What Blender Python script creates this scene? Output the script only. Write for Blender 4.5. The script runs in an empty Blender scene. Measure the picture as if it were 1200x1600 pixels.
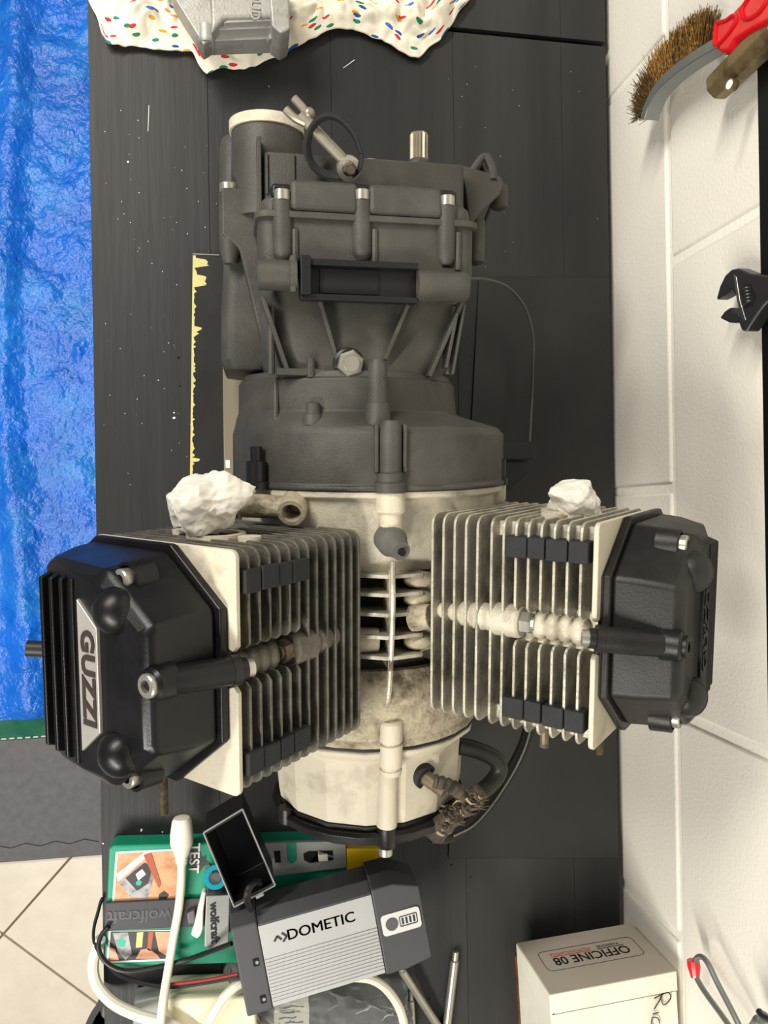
import bpy, bmesh, math, random
from mathutils import Vector, Matrix, noise
random.seed(7)
sc = bpy.context.scene
COL = sc.collection
R = math.radians

# ------------------------------------------------------------------ camera
# World: z = 0 is the bench top, +x runs to the wall, +y runs along the bench, metres.
CH, TH, RO, FPX = 0.92, R(10.6), R(0.95), 1200.0
fwd = Vector((math.sin(TH), 0, -math.cos(TH)))
r0 = Vector((math.cos(TH), 0, math.sin(TH)))
u0 = Vector((0, 1, 0))
RV = r0 * math.cos(RO) - u0 * math.sin(RO)
UV = u0 * math.cos(RO) + r0 * math.sin(RO)
CAM = Vector((0, 0, CH))
cam_d = bpy.data.cameras.new('camera')
cam_d.sensor_fit = 'HORIZONTAL'; cam_d.sensor_width = 36; cam_d.lens = 36 * FPX / 1200
cam_d.clip_start = 0.01
cam = bpy.data.objects.new('camera', cam_d)
M = Matrix((RV, UV, -fwd)).transposed().to_4x4(); M.translation = CAM
cam.matrix_world = M
COL.objects.link(cam); sc.camera = cam

# ------------------------------------------------------------------ light
sc.view_settings.view_transform = 'Standard'
sc.view_settings.look = 'None'
sc.view_settings.gamma = 1
sc.view_settings.use_curve_mapping = False
sc.view_settings.exposure = 0.0
world = bpy.data.worlds.new('world'); sc.world = world; world.use_nodes = True
world.node_tree.nodes['Background'].inputs[0].default_value = (0.82, 0.88, 1.0, 1)
world.node_tree.nodes['Background'].inputs[1].default_value = 0.20
def area(name, loc, target, sx, sy, power, col):
    l = bpy.data.lights.new(name, 'AREA'); l.shape = 'RECTANGLE'; l.size = sx; l.size_y = sy
    l.energy = power; l.color = col
    o = bpy.data.objects.new(name, l); o.location = loc
    o.rotation_euler = (Vector(target) - Vector(loc)).to_track_quat('-Z', 'Y').to_euler()
    COL.objects.link(o); return o
area('ceiling_tube_rear', (-0.85, 1.15, 1.40), (0.2, 0.2, 0), 1.2, 0.16, 39, (1, 0.95, 0.86))
area('ceiling_tube_front', (-0.85, -1.15, 1.40), (0.2, -0.2, 0), 1.2, 0.16, 39, (1, 0.95, 0.86))

# ------------------------------------------------------------------ pixel helpers
def ray(px, py): return fwd + RV * ((px - 600) / FPX) + UV * ((800 - py) / FPX)
# The engine stands nose-down by a few degrees: while it is being built, pixels are read in its own upright frame.
PITCH, PIVOT, ENG = 0.10, Vector((0.1282, 0, 0)), False
ERI = Matrix.Rotation(-PITCH, 3, 'X')
def P(px, py, z):
    d = ray(px, py); o = CAM
    if ENG: d = ERI @ d; o = PIVOT + ERI @ (CAM - PIVOT)
    return o + d * ((z - o.z) / d.z)
def to_world(p): return PIVOT + Matrix.Rotation(PITCH, 3, 'X') @ (Vector(p) - PIVOT)
def PW(px, py, x):
    d = ray(px, py); return CAM + d * (x / d.x)
def PY(px, py, y):
    d = ray(px, py); return CAM + d * (y / d.y)

# ------------------------------------------------------------------ materials
def lin(c):
    return tuple((v / 12.92 if v <= 0.04045 else ((v + 0.055) / 1.055) ** 2.4) for v in (x / 255 for x in c)) + (1,)
MATS = {}
def mat(name, rgb, rough=0.5, metal=0.0, var=0.0, var_scale=30, rgb2=None, mix_scale=8, mix_lo=0.45, mix_hi=0.65,
        bump=0.0, bump_scale=200, stretch=None, spec=0.5, coat=0.0, rough_var=0.0, trans=0.0, alpha=1.0, ior=1.45, sheen=0.0):
    m = bpy.data.materials.new(name); m.use_nodes = True; MATS[name] = m
    nt = m.node_tree; n = nt.nodes; L = nt.links
    b = n['Principled BSDF']
    b.inputs['Roughness'].default_value = rough; b.inputs['Metallic'].default_value = metal
    b.inputs['Specular IOR Level'].default_value = spec; b.inputs['Coat Weight'].default_value = coat
    b.inputs['Transmission Weight'].default_value = trans; b.inputs['Alpha'].default_value = alpha
    b.inputs['IOR'].default_value = ior
    b.inputs['Sheen Weight'].default_value = sheen
    tc = n.new('ShaderNodeTexCoord'); mp = n.new('ShaderNodeMapping')
    # world position, so that every part of a thing carries its own piece of one pattern
    gm = n.new('ShaderNodeNewGeometry')
    L.new(gm.outputs['Position'], mp.inputs['Vector'])
    if stretch: mp.inputs['Scale'].default_value = stretch
    col = None
    base = n.new('ShaderNodeRGB'); base.outputs[0].default_value = lin(rgb); col = base.outputs[0]
    if rgb2:
        t = n.new('ShaderNodeTexNoise'); t.inputs['Scale'].default_value = mix_scale; t.inputs['Detail'].default_value = 6
        t.inputs['Roughness'].default_value = 0.65
        L.new(mp.outputs[0], t.inputs['Vector'])
        mr = n.new('ShaderNodeMapRange'); mr.inputs[1].default_value = mix_lo; mr.inputs[2].default_value = mix_hi
        L.new(t.outputs['Fac'], mr.inputs[0])
        mx = n.new('ShaderNodeMix'); mx.data_type = 'RGBA'
        L.new(mr.outputs[0], mx.inputs['Factor']); L.new(col, mx.inputs['A']); mx.inputs['B'].default_value = lin(rgb2)
        col = mx.outputs['Result']
    if var > 0:
        t = n.new('ShaderNodeTexNoise'); t.inputs['Scale'].default_value = var_scale; t.inputs['Detail'].default_value = 8
        L.new(mp.outputs[0], t.inputs['Vector'])
        mr = n.new('ShaderNodeMapRange'); mr.inputs[1].default_value = 0.25; mr.inputs[2].default_value = 0.75
        mr.inputs[3].default_value = 1 - var; mr.inputs[4].default_value = 1 + var
        L.new(t.outputs['Fac'], mr.inputs[0])
        vm = n.new('ShaderNodeVectorMath'); vm.operation = 'SCALE'
        L.new(col, vm.inputs[0]); L.new(mr.outputs[0], vm.inputs['Scale']); col = vm.outputs[0]
    L.new(col, b.inputs['Base Color'])
    if rough_var > 0:
        t = n.new('ShaderNodeTexNoise'); t.inputs['Scale'].default_value = 14; t.inputs['Detail'].default_value = 7
        L.new(mp.outputs[0], t.inputs['Vector'])
        mr = n.new('ShaderNodeMapRange'); mr.inputs[1].default_value = 0.3; mr.inputs[2].default_value = 0.7
        mr.inputs[3].default_value = rough - rough_var; mr.inputs[4].default_value = rough + rough_var
        L.new(t.outputs['Fac'], mr.inputs[0]); L.new(mr.outputs[0], b.inputs['Roughness'])
    if bump > 0:
        t = n.new('ShaderNodeTexNoise'); t.inputs['Scale'].default_value = bump_scale; t.inputs['Detail'].default_value = 4
        L.new(mp.outputs[0], t.inputs['Vector'])
        bp = n.new('ShaderNodeBump'); bp.inputs['Strength'].default_value = bump; bp.inputs['Distance'].default_value = 0.002
        L.new(t.outputs['Fac'], bp.inputs['Height']); L.new(bp.outputs[0], b.inputs['Normal'])
    return m

mat('case_paint', (63, 61, 56), 0.5, var=0.14, var_scale=25, bump=0.25, bump_scale=900, rgb2=(76, 73, 66), mix_scale=18)
mat('black_plastic', (22, 22, 22), 0.42, bump=0.05, bump_scale=600)
mat('dark_hole', (8, 8, 8), 0.8)
mat('satin_black', (13, 12, 12), 0.36, spec=0.4, rgb2=(22, 20, 20), mix_scale=14, rough_var=0.1, bump=0.06, bump_scale=500)
mat('worn_black', (24, 22, 21), 0.42, spec=0.4, rgb2=(36, 33, 31), mix_scale=14, rough_var=0.1, bump=0.1, bump_scale=500)
mat('cast_alu', (200, 193, 173), 0.5, metal=0.15, rgb2=(136, 125, 104), mix_scale=26, mix_lo=0.52, mix_hi=0.8, var=0.1, bump=0.3, bump_scale=500)
mat('clean_alu', (202, 194, 173), 0.6, metal=0.0, rgb2=(160, 150, 128), mix_scale=18, mix_lo=0.55, mix_hi=0.75, var=0.06, bump=0.2, bump_scale=400)
mat('dirty_alu', (176, 166, 142), 0.6, metal=0.1, rgb2=(92, 81, 62), mix_scale=34, mix_lo=0.45, mix_hi=0.66, var=0.2, bump=0.6, bump_scale=250)
mat('fin_alu', (190, 185, 168), 0.42, metal=0.35, rgb2=(128, 122, 106), mix_scale=40, mix_lo=0.45, mix_hi=0.7, var=0.1, bump=0.25, bump_scale=400)
mat('fin_shaded', (118, 114, 103), 0.48, metal=0.35, rgb2=(84, 80, 70), mix_scale=40, mix_lo=0.4, mix_hi=0.65, var=0.12, bump=0.25, bump_scale=400)  # darker fin metal for the left cylinder: its shade is put into the colour
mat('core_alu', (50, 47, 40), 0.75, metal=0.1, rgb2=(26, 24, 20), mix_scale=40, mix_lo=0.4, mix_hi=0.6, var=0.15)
mat('zinc', (178, 174, 162), 0.34, metal=0.75, var=0.12, var_scale=60)
mat('dull_zinc', (150, 143, 126), 0.42, metal=0.6, var=0.15, var_scale=60)
mat('steel', (196, 195, 190), 0.25, metal=0.95, var=0.08, var_scale=60)
mat('brown_steel', (116, 103, 84), 0.5, metal=0.4, rgb2=(82, 70, 56), mix_scale=60)
mat('rust_hole', (92, 60, 34), 0.7, rgb2=(40, 26, 18), mix_scale=60)
mat('rubber', (33, 34, 35), 0.72, var=0.2, var_scale=60, bump=0.2, bump_scale=300)
mat('grey_rubber', (92, 90, 86), 0.7, var=0.15, var_scale=60)
mat('gasket', (18, 17, 15), 0.6)
mat('badge_silver', (188, 184, 176), 0.38, metal=0.5, var=0.08, var_scale=60)
mat('badge_ink', (54, 46, 40), 0.5)
mat('paper_white', (222, 217, 204), 0.85, var=0.03, var_scale=30, sheen=0.2)
mat('tape_pale', (150, 136, 112), 0.8, var=.2, var_scale=100)
mat('tape_torn', (84, 73, 59), 0.75, rgb2=(36, 32, 28), mix_scale=60, var=0.2, var_scale=120, bump=0.5)
mat('hose_black', (36, 35, 29), 0.45, var=0.15)
# bench and room
mat('bench_black', (38, 38, 37), 0.45, rgb2=(54, 53, 52), mix_scale=5, var=0.13, var_scale=26, stretch=(1, 0.07, 1), bump=0.12, bump_scale=180, rough_var=0.12, spec=0.4)
mat('bench_sheet', (42, 42, 40), 0.36, var=0.1, var_scale=12, bump=0.05, bump_scale=180, rough_var=0.08, spec=0.4)
mat('black_steel', (46, 45, 43), 0.4, metal=0.2, var=0.1)
mat('wall_paint', (233, 228, 216), 0.62, var=0.02, var_scale=9, bump=0.3, bump_scale=260)
mat('mortar_paint', (238, 234, 222), 0.6, var=0.02, bump=0.4, bump_scale=160)
mat('tile', (242, 232, 212), 0.35, rgb2=(234, 222, 200), mix_scale=7, var=0.03)
mat('grout', (140, 128, 108), 0.8)
mat('mat_grey', (112, 110, 111), 0.8, var=0.12, var_scale=60, bump=0.3, bump_scale=200)
mat('tarp_green', (40, 108, 84), 0.4, var=0.15, var_scale=40)
mat('stitch', (206, 214, 200), 0.7)

def tarp_material():
    m = mat('tarp_blue', (14, 116, 232), 0.25, spec=1.0, rgb2=(44, 146, 240), mix_scale=9, var=0.2, var_scale=6)
    nt = m.node_tree; n = nt.nodes; L = nt.links; b = n['Principled BSDF']
    gm = n.new('ShaderNodeNewGeometry')
    t1 = n.new('ShaderNodeTexNoise'); t1.inputs['Scale'].default_value = 26; t1.inputs['Detail'].default_value = 9; t1.inputs['Roughness'].default_value = 0.7
    t1.noise_type = 'RIDGED_MULTIFRACTAL'
    t2 = n.new('ShaderNodeTexNoise'); t2.inputs['Scale'].default_value = 110; t2.inputs['Detail'].default_value = 4
    L.new(gm.outputs['Position'], t1.inputs['Vector']); L.new(gm.outputs['Position'], t2.inputs['Vector'])
    ad = n.new('ShaderNodeMath'); ad.operation = 'MULTIPLY_ADD'; ad.inputs[1].default_value = 0.5
    L.new(t2.outputs['Fac'], ad.inputs[0]); L.new(t1.outputs['Fac'], ad.inputs[2])
    bp = n.new('ShaderNodeBump'); bp.inputs['Strength'].default_value = 0.9; bp.inputs['Distance'].default_value = 0.010
    L.new(ad.outputs[0], bp.inputs['Height']); L.new(bp.outputs[0], b.inputs['Normal'])
tarp_material()

def cloth_material():
    m = mat('printed_cloth', (238, 230, 208), 0.85, sheen=0.2)
    nt = m.node_tree; n = nt.nodes; L = nt.links; b = n['Principled BSDF']
    tc = n.new('ShaderNodeTexCoord')
    def layer(scale, rot, thr, seed):
        mp = n.new('ShaderNodeMapping'); mp.inputs['Scale'].default_value = (scale * .62, scale * 0.62, scale)
        mp.inputs['Rotation'].default_value = (0, 0, rot); mp.inputs['Location'].default_value = (seed, seed * 1.7, 0)
        L.new(tc.outputs['UV'], mp.inputs['Vector'])
        v = n.new('ShaderNodeTexVoronoi'); v.inputs['Scale'].default_value = 1; v.voronoi_dimensions = '2D'; v.inputs['Randomness'].default_value = 0.8
        L.new(mp.outputs[0], v.inputs['Vector'])
        lt = n.new('ShaderNodeMath'); lt.operation = 'LESS_THAN'; lt.inputs[1].default_value = thr
        L.new(v.outputs['Distance'], lt.inputs[0])
        sp = n.new('ShaderNodeSeparateColor'); L.new(v.outputs['Color'], sp.inputs[0])
        cr = n.new('ShaderNodeValToRGB'); cr.color_ramp.interpolation = 'CONSTANT'
        cols = [(28, 74, 150), (206, 42, 52), (24, 128, 92), (226, 158, 32), (60, 110, 190)]
        e = cr.color_ramp.elements
        e[0].position = 0; e[0].color = lin(cols[0]); e[1].position = 0.25; e[1].color = lin(cols[1])
        for i in (2, 3, 4):
            k = e.new(0.25 * i if i < 4 else 0.9); k.color = lin(cols[i])
        e[2].position = 0.45; e[3].position = 0.68
        L.new(sp.outputs[0], cr.inputs[0])
        return lt.outputs[0], cr.outputs[0]
    base = n.new('ShaderNodeRGB'); base.outputs[0].default_value = lin((238, 231, 210)); col = base.outputs[0]
    for sc_, ro, th, sd in ((23, 0.5, 0.14, 0.3), (20, -0.7, 0.12, 4.1)):
        f, c = layer(sc_, ro, th, sd)
        mx = n.new('ShaderNodeMix'); mx.data_type = 'RGBA'
        L.new(f, mx.inputs['Factor']); L.new(col, mx.inputs['A']); L.new(c, mx.inputs['B']); col = mx.outputs['Result']
    for l in list(b.inputs['Base Color'].links): L.remove(l)
    L.new(col, b.inputs['Base Color'])
cloth_material()

# clutter
mat('green_card', (18, 142, 108), 0.4, spec=0.5)
mat('card_white', (236, 234, 226), 0.5)
mat('photo_wood', (206, 158, 118), 0.4, rgb2=(184, 128, 88), mix_scale=60)
mat('photo_grey', (168, 168, 170), 0.4, rgb2=(110, 110, 114), mix_scale=90)
mat('photo_dark', (48, 44, 44), 0.4)
mat('photo_teal', (36, 168, 142), 0.4)
mat('photo_copper', (168, 84, 52), 0.4)
mat('photo_skin', (222, 160, 128), 0.4)
mat('band_grey', (56, 58, 62), 0.5, bump=0.05)
mat('band_text', (74, 76, 80), 0.4)
mat('jig_alu', (148, 148, 145), 0.38, metal=0.6, var=0.08, var_scale=50)
mat('jig_plastic', (150, 152, 148), 0.45)
mat('teal_plastic', (20, 150, 168), 0.35)
mat('yellow_plastic', (244, 204, 16), 0.4)
mat('ivory_plastic', (232, 226, 208), 0.42)
mat('cream_plastic', (226, 220, 190), 0.5)
mat('charger_light', (184, 184, 183), 0.42, metal=0.15, var=0.03)
mat('charger_mid', (96, 96, 99), 0.42, metal=0.2)
mat('charger_dark', (74, 74, 77), 0.5)
mat('ink_dark', (52, 52, 56), 0.5)
mat('ink_black', (28, 26, 26), 0.6)
mat('ink_red', (178, 52, 50), 0.6)
mat('panel_white', (216, 216, 212), 0.4)
mat('tray_black', (24, 24, 25), 0.38)
mat('tray_rim', (148, 148, 148), 0.4)
mat('red_wire', (150, 36, 36), 0.4)
mat('black_wire', (20, 19, 19), 0.4)
mat('carton', (226, 222, 206), 0.8, rgb2=(204, 198, 182), mix_scale=14, mix_lo=0.5, mix_hi=0.8)
mat('carton_shaded', (176, 166, 153), 0.8)  # white carton's printed side, its shade painted in as a greyer tone
mat('brown_wood', (134, 84, 46), 0.6, rgb2=(86, 52, 30), mix_scale=50)
mat('red_plastic', (206, 20, 28), 0.3, coat=0.3)
mat('bristle', (150, 126, 82), 0.34, metal=0.8, var=0.6, var_scale=300)
mat('grey_metal', (132, 136, 132), 0.4, metal=0.6, var=0.08)
mat('bronze_handle', (136, 120, 86), 0.42, metal=0.5, rgb2=(94, 80, 54), mix_scale=40)
mat('wrench_black', (58, 58, 60), 0.36, metal=0.5)
mat('rail_black', (14, 14, 14), 0.4)
mat('yellow_paint', (206, 196, 130), 0.6, var=0.1)
mat('pale_wood', (128, 119, 100), 0.6, var=0.15, stretch=(1, 0.1, 1))
mat('bag_film', (225, 228, 228), 0.18, trans=0.85, ior=1.1, bump=0.6, bump_scale=60)
mat('bin_black', (16, 16, 17), 0.4)

# ------------------------------------------------------------------ mesh helpers
WLOC = {}
def empty(name, loc, label=None, cat=None, group=None):
    o = bpy.data.objects.new(name, None); o.location = loc; o.empty_display_size = 0.02
    COL.objects.link(o); WLOC[o] = Vector(loc)
    if label: tag(o, label, cat, group)
    return o
def tag(o, label, cat, group=None):
    o['label'] = label; o['category'] = cat
    if group: o['group'] = group
    return o
def obj(name, bm, m, parent=None, smooth=True, bevel=0.0, seg=2, ang=35, origin=None, recalc=True):
    if recalc: bmesh.ops.recalc_face_normals(bm, faces=bm.faces)
    vs = [v.co for v in bm.verts]
    lo = Vector((min(v.x for v in vs), min(v.y for v in vs), min(v.z for v in vs)))
    hi = Vector((max(v.x for v in vs), max(v.y for v in vs), max(v.z for v in vs)))
    c = origin or Vector(((lo.x + hi.x) / 2, (lo.y + hi.y) / 2, lo.z))
    bmesh.ops.translate(bm, verts=bm.verts, vec=-c)
    me = bpy.data.meshes.new(name); bm.to_mesh(me); bm.free()
    mats = m if isinstance(m, (list, tuple)) else [m]
    for k in mats: me.materials.append(MATS[k])
    if smooth:
        me.polygons.foreach_set('use_smooth', [True] * len(me.polygons))
        me.set_sharp_from_angle(angle=R(ang))
    o = bpy.data.objects.new(name, me); COL.objects.link(o); WLOC[o] = c
    if parent:
        o.parent = parent; o.location = c - WLOC[parent]
    else: o.location = c
    if bevel > 0:
        b = o.modifiers.new('bevel', 'BEVEL'); b.width = bevel; b.segments = seg; b.limit_method = 'ANGLE'; b.angle_limit = R(30)
        b.harden_normals = smooth
    return o
def copy_at(src, name, delta, parent):
    o = src.copy(); o.name = name; COL.objects.link(o); WLOC[o] = WLOC[src] + Vector(delta)
    o.parent = parent; o.location = WLOC[o] - (WLOC[parent] if parent else Vector())
    return o
def nb(): return bmesh.new()
def prism(bm, pts, ext, mi=0):
    """closed outline pts (3D) pushed along ext"""
    e = Vector(ext)
    a = [bm.verts.new(Vector(p)) for p in pts]; b = [bm.verts.new(Vector(p) + e) for p in pts]
    fs = [bm.faces.new(a), bm.faces.new(b[::-1])]
    n = len(a)
    for i in range(n): fs.append(bm.faces.new((a[i], b[i], b[(i + 1) % n], a[(i + 1) % n])))
    for f in fs: f.material_index = mi
    return bm
def loft(bm, secs, cap=True, closed=True):
    rows = [[bm.verts.new(Vector(p)) for p in s] for s in secs]
    n = len(rows[0])
    for a, b in zip(rows, rows[1:]):
        for i in range(n if closed else n - 1):
            j = (i + 1) % n; bm.faces.new((a[i], b[i], b[j], a[j]))
    if cap and closed: bm.faces.new(rows[0]); bm.faces.new(rows[-1][::-1])
    return bm
def basis(d):
    d = Vector(d).normalized()
    a = Vector((0, 0, 1)) if abs(d.z) < 0.9 else Vector((0, 1, 0))
    u = d.cross(a).normalized(); v = d.cross(u).normalized()
    return u, v, d
def lathe(bm, p0, d, prof, seg=20, rot=0.0, ends=True):
    """prof = [(t along d, radius)]"""
    u, v, d = basis(d); p0 = Vector(p0)
    rows = []
    for t, r in prof:
        rows.append([p0 + d * t + (u * math.cos(rot + 2 * math.pi * i / seg) + v * math.sin(rot + 2 * math.pi * i / seg)) * max(r, 1e-5) for i in range(seg)])
    return loft(bm, rows, cap=ends)
def cyl(bm, p0, p1, r, r1=None, seg=20, rot=0.0):
    d = Vector(p1) - Vector(p0)
    return lathe(bm, p0, d, [(0, r), (d.length, r if r1 is None else r1)], seg, rot)
def ring(bm, p0, d, ro, ri, h, seg=24):
    u, v, d = basis(d); p0 = Vector(p0)
    rows = []
    for t, r in ((0, ro), (h, ro), (h, ri), (0, ri)):
        rows.append([p0 + d * t + (u * math.cos(2 * math.pi * i / seg) + v * math.sin(2 * math.pi * i / seg)) * r for i in range(seg)])
    rows.append(rows[0])
    vr = [[bm.verts.new(p) for p in s] for s in rows[:4]]; vr.append(vr[0])
    for a, b in zip(vr, vr[1:]):
        for i in range(seg): j = (i + 1) % seg; bm.faces.new((a[i], b[i], b[j], a[j]))
    return bm
def smooth_pts(pts, n=6):
    pts = [Vector(p) for p in pts]; out = []
    q = [pts[0] * 2 - pts[1]] + pts + [pts[-1] * 2 - pts[-2]]
    for i in range(1, len(q) - 2):
        for k in range(n):
            t = k / n; a, b, c, d = q[i - 1], q[i], q[i + 1], q[i + 2]
            out.append(0.5 * ((2 * b) + (c - a) * t + (2 * a - 5 * b + 4 * c - d) * t * t + (3 * b - a - 3 * c + d) * t ** 3))
    out.append(pts[-1]); return out
def tube(bm, pts, r, seg=10, n=6, squash=1.0):
    p = smooth_pts(pts, n) if n > 1 else [Vector(q) for q in pts]
    t0 = (p[1] - p[0]).normalized(); u, v, _ = basis(t0)
    rows = []
    for i, c in enumerate(p):
        t = (p[min(i + 1, len(p) - 1)] - p[max(i - 1, 0)]).normalized()
        u = (u - t * u.dot(t)).normalized(); v = t.cross(u)
        rr = r(i / (len(p) - 1)) if callable(r) else r
        rows.append([c + u * math.cos(2 * math.pi * k / seg) * rr + v * math.sin(2 * math.pi * k / seg) * rr * squash for k in range(seg)])
    return loft(bm, rows)
def box(bm, c, size, rot=None, mi=0):
    c = Vector(c); h = Vector(size) / 2; m = rot or Matrix.Identity(3)
    vs = [bm.verts.new(c + m @ Vector((sx * h.x, sy * h.y, sz * h.z))) for sx in (-1, 1) for sy in (-1, 1) for sz in (-1, 1)]
    for f in ((0, 1, 3, 2), (4, 6, 7, 5), (0, 4, 5, 1), (2, 3, 7, 6), (0, 2, 6, 4), (1, 5, 7, 3)):
        bm.faces.new([vs[i] for i in f]).material_index = mi
    return bm
def hexa(bm, top, bot):
    """six-sided solid from two 4-point loops"""
    return loft(bm, [bot, top])
def rotz(a): return Matrix.Rotation(a, 3, 'Z')
def sph(bm, c, rad, sub=2, scale=(1, 1, 1), rot=None):
    g = bmesh.ops.create_icosphere(bm, subdivisions=sub, radius=1)
    m = rot or Matrix.Identity(3)
    for v in g['verts']:
        v.co = Vector(c) + m @ Vector((v.co.x * rad * scale[0], v.co.y * rad * scale[1], v.co.z * rad * scale[2]))
    return bm
def text(name, s, size, mw, m, parent=None, extrude=0.0004, bold=0.0, align='CENTER', space=1.0, sx=1.0):
    cu = bpy.data.curves.new(name, 'FONT'); cu.body = s; cu.size = size; cu.extrude = extrude
    cu.align_x = align; cu.align_y = 'CENTER'; cu.offset = bold; cu.space_character = space; cu.resolution_u = 3
    t = bpy.data.objects.new('tmp', cu); COL.objects.link(t)
    bpy.context.view_layer.update()
    me = bpy.data.meshes.new_from_object(t.evaluated_get(bpy.context.evaluated_depsgraph_get()))
    bpy.data.objects.remove(t); bpy.data.curves.remove(cu)
    me.transform(mw @ Matrix.Diagonal((sx, 1, 1, 1)))
    bm = nb(); bm.from_mesh(me); bpy.data.meshes.remove(me)
    return obj(name, bm, m, parent, smooth=False)
def frame(o, x, y):
    """4x4 with local x, y axes and origin o"""
    x = Vector(x).normalized(); y = Vector(y); y = (y - x * y.dot(x)).normalized(); z = x.cross(y)
    m = Matrix((x, y, z)).transposed().to_4x4(); m.translation = Vector(o); return m
def struct(o): o['kind'] = 'structure'; return o
def rrect(hx, hy, r, n=4):
    out = []
    for cx, cy, a0 in ((hx - r, hy - r, 0), (-hx + r, hy - r, 90), (-hx + r, -hy + r, 180), (hx - r, -hy + r, 270)):
        for k in range(n + 1):
            a = R(a0 + 90 * k / n); out.append((cx + r * math.cos(a), cy + r * math.sin(a)))
    return out

# ------------------------------------------------------------------ structure: floor, wall
ZF = -0.86
XW = 0.4846
bm = nb(); box(bm, (0, 0, ZF - 0.035), (3.4, 3.4, 0.05))
floor = struct(obj('floor', bm, 'grout', smooth=False)); floor['label'] = 'grout bed under the cream floor tiles'
ta = P(5, 1460, ZF); tb = P(115, 1335, ZF)
e1 = (tb - ta).normalized(); e2 = Vector((e1.y, -e1.x, 0)); TS = 0.40
tile_src = None
for i in range(-3, 5):
    for j in range(-3, 4):
        c = ta + e1 * TS * (i + 0.5) + e2 * TS * (j + 0.5)
        if c.x > 0.35 or c.x < -1.4 or c.y > -0.35 or c.y < -1.6: continue
        if tile_src is None:
            bm = nb(); g = TS / 2 - 0.0022
            prism(bm, [c + e1 * a * g + e2 * b * g - Vector((0, 0, 0.01)) for a, b in ((-1, -1), (1, -1), (1, 1), (-1, 1))], (0, 0, 0.01))
            tile_src = obj('floor_tile', bm, 'tile', floor, smooth=False, bevel=0.0012); t0 = c.copy()
        else: copy_at(tile_src, 'floor_tile', c - t0, floor)

bm = nb(); box(bm, (XW + 0.058, 0, 0.35), (0.110, 2.6, 2.42))
wall = struct(obj('wall_right', bm, 'mortar_paint', smooth=False))
BL, BH = 0.5136, 0.2
blk = None
for row in range(-4, 7):
    zb = 0.1215 + (row - 1) * BH
    off = 0.0217 + BL / 2 if row % 2 else 0.0217
    for k in range(-3, 3):
        y0 = off + k * BL
        c = Vector((XW + 0.02, y0 + BL / 2, zb + BH / 2))
        if abs(c.y) > 1.2: continue
        if blk is None:
            bm = nb(); box(bm, c, (0.04, BL - 0.011, BH - 0.009)); blk = obj('block', bm, 'wall_paint', wall, smooth=True, bevel=0.0035, seg=3); c0 = c.copy()
        else: copy_at(blk, 'block', c - c0, wall)

# ------------------------------------------------------------------ tarp and mat on the floor
def grid(bm, fn, nu, nv, uv=False):
    rows = [[bm.verts.new(fn(i / nu, j / nv)) for i in range(nu + 1)] for j in range(nv + 1)]
    lay = bm.loops.layers.uv.new('UVMap') if uv else None
    for j in range(nv):
        for i in range(nu):
            f = bm.faces.new((rows[j][i], rows[j][i + 1], rows[j + 1][i + 1], rows[j + 1][i]))
            if uv:
                for l, (a, b) in zip(f.loops, ((i, j), (i + 1, j), (i + 1, j + 1), (i, j + 1))): l[lay].uv = (a / nu, b / nv)
    return bm
def fbm(v, o=4): return noise.fractal(v, 1.0, 2.0, o)
tarp_y0, tarp_y1 = P(70, 1150, ZF).y, 1.55
tg = P(70, 1118, ZF).y
def tarp_fn(u, v):
    x = -1.05 + u * 0.90; y = tarp_y0 + v * (tarp_y1 - tarp_y0)
    k = min(1, (y - tarp_y0) / 0.06)
    h = 0.014 + 0.008 * k + k * (0.016 * noise.noise(Vector((x * 3.2, y * 1.6, 0))) + 0.010 * abs(noise.noise(Vector((x * 7, y * 9, 3)))) + 0.007 * fbm(Vector((x * 16, y * 22, 1))))
    h += 0.020 * k * math.exp(-((x + 0.47 + 0.02 * math.sin(y * 4)) / 0.03) ** 2)
    return Vector((x, y, ZF + max(0.0135, h)))
tarp = empty('tarpaulin', (-0.6, 0.4, ZF + 0.012), 'crinkled blue plastic tarpaulin with green hem spread beside the workbench', 'tarpaulin')
bm = nb(); grid(bm, tarp_fn, 150, 260)
for f in bm.faces: f.material_index = 1 if f.calc_center_median().y < tg else 0
sheet = obj('sheet', bm, ['tarp_blue', 'tarp_green'], tarp, recalc=True, ang=80)
bm = nb()
x = -1.0
while x < -0.17:
    box(bm, (x, tarp_y0 + 0.004, ZF + 0.0165), (0.010, 0.003, 0.0025)); x += 0.016
obj('hem_stitching', bm, 'stitch', tarp, smooth=False)

mY0 = P(80, 1339, ZF).y
mat_o = empty('floor_mat', (-0.5, mY0 + 0.3, ZF), 'dark grey foam floor mat lying between the tarpaulin and the tiles', 'mat')
bm = nb(); a = P(0, 1345, ZF); b = P(160, 1333, ZF); dxy = (b - a).normalized()
A = a - dxy * 0.7; B = a + dxy * 1.0
prism(bm, [A, B, B + Vector((0, 0.9, 0)), A + Vector((0, 0.9, 0))], (0, 0, 0.012))
obj('foam_sheet', bm, 'mat_grey', mat_o, bevel=0.003)
bm = nb()
c = P(40, 1322, ZF + 0.0125)
pts = []
for k in range(9):
    o = dxy * (k * 0.03 - 0.09) + Vector((0, 0.006 if k % 2 else -0.002, 0)); pts.append(c + o)
for p_, q_ in zip(pts, pts[1:]): cyl(bm, p_, q_, 0.0007, seg=5)
obj('mat_seam', bm, 'dark_hole', mat_o)

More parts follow.
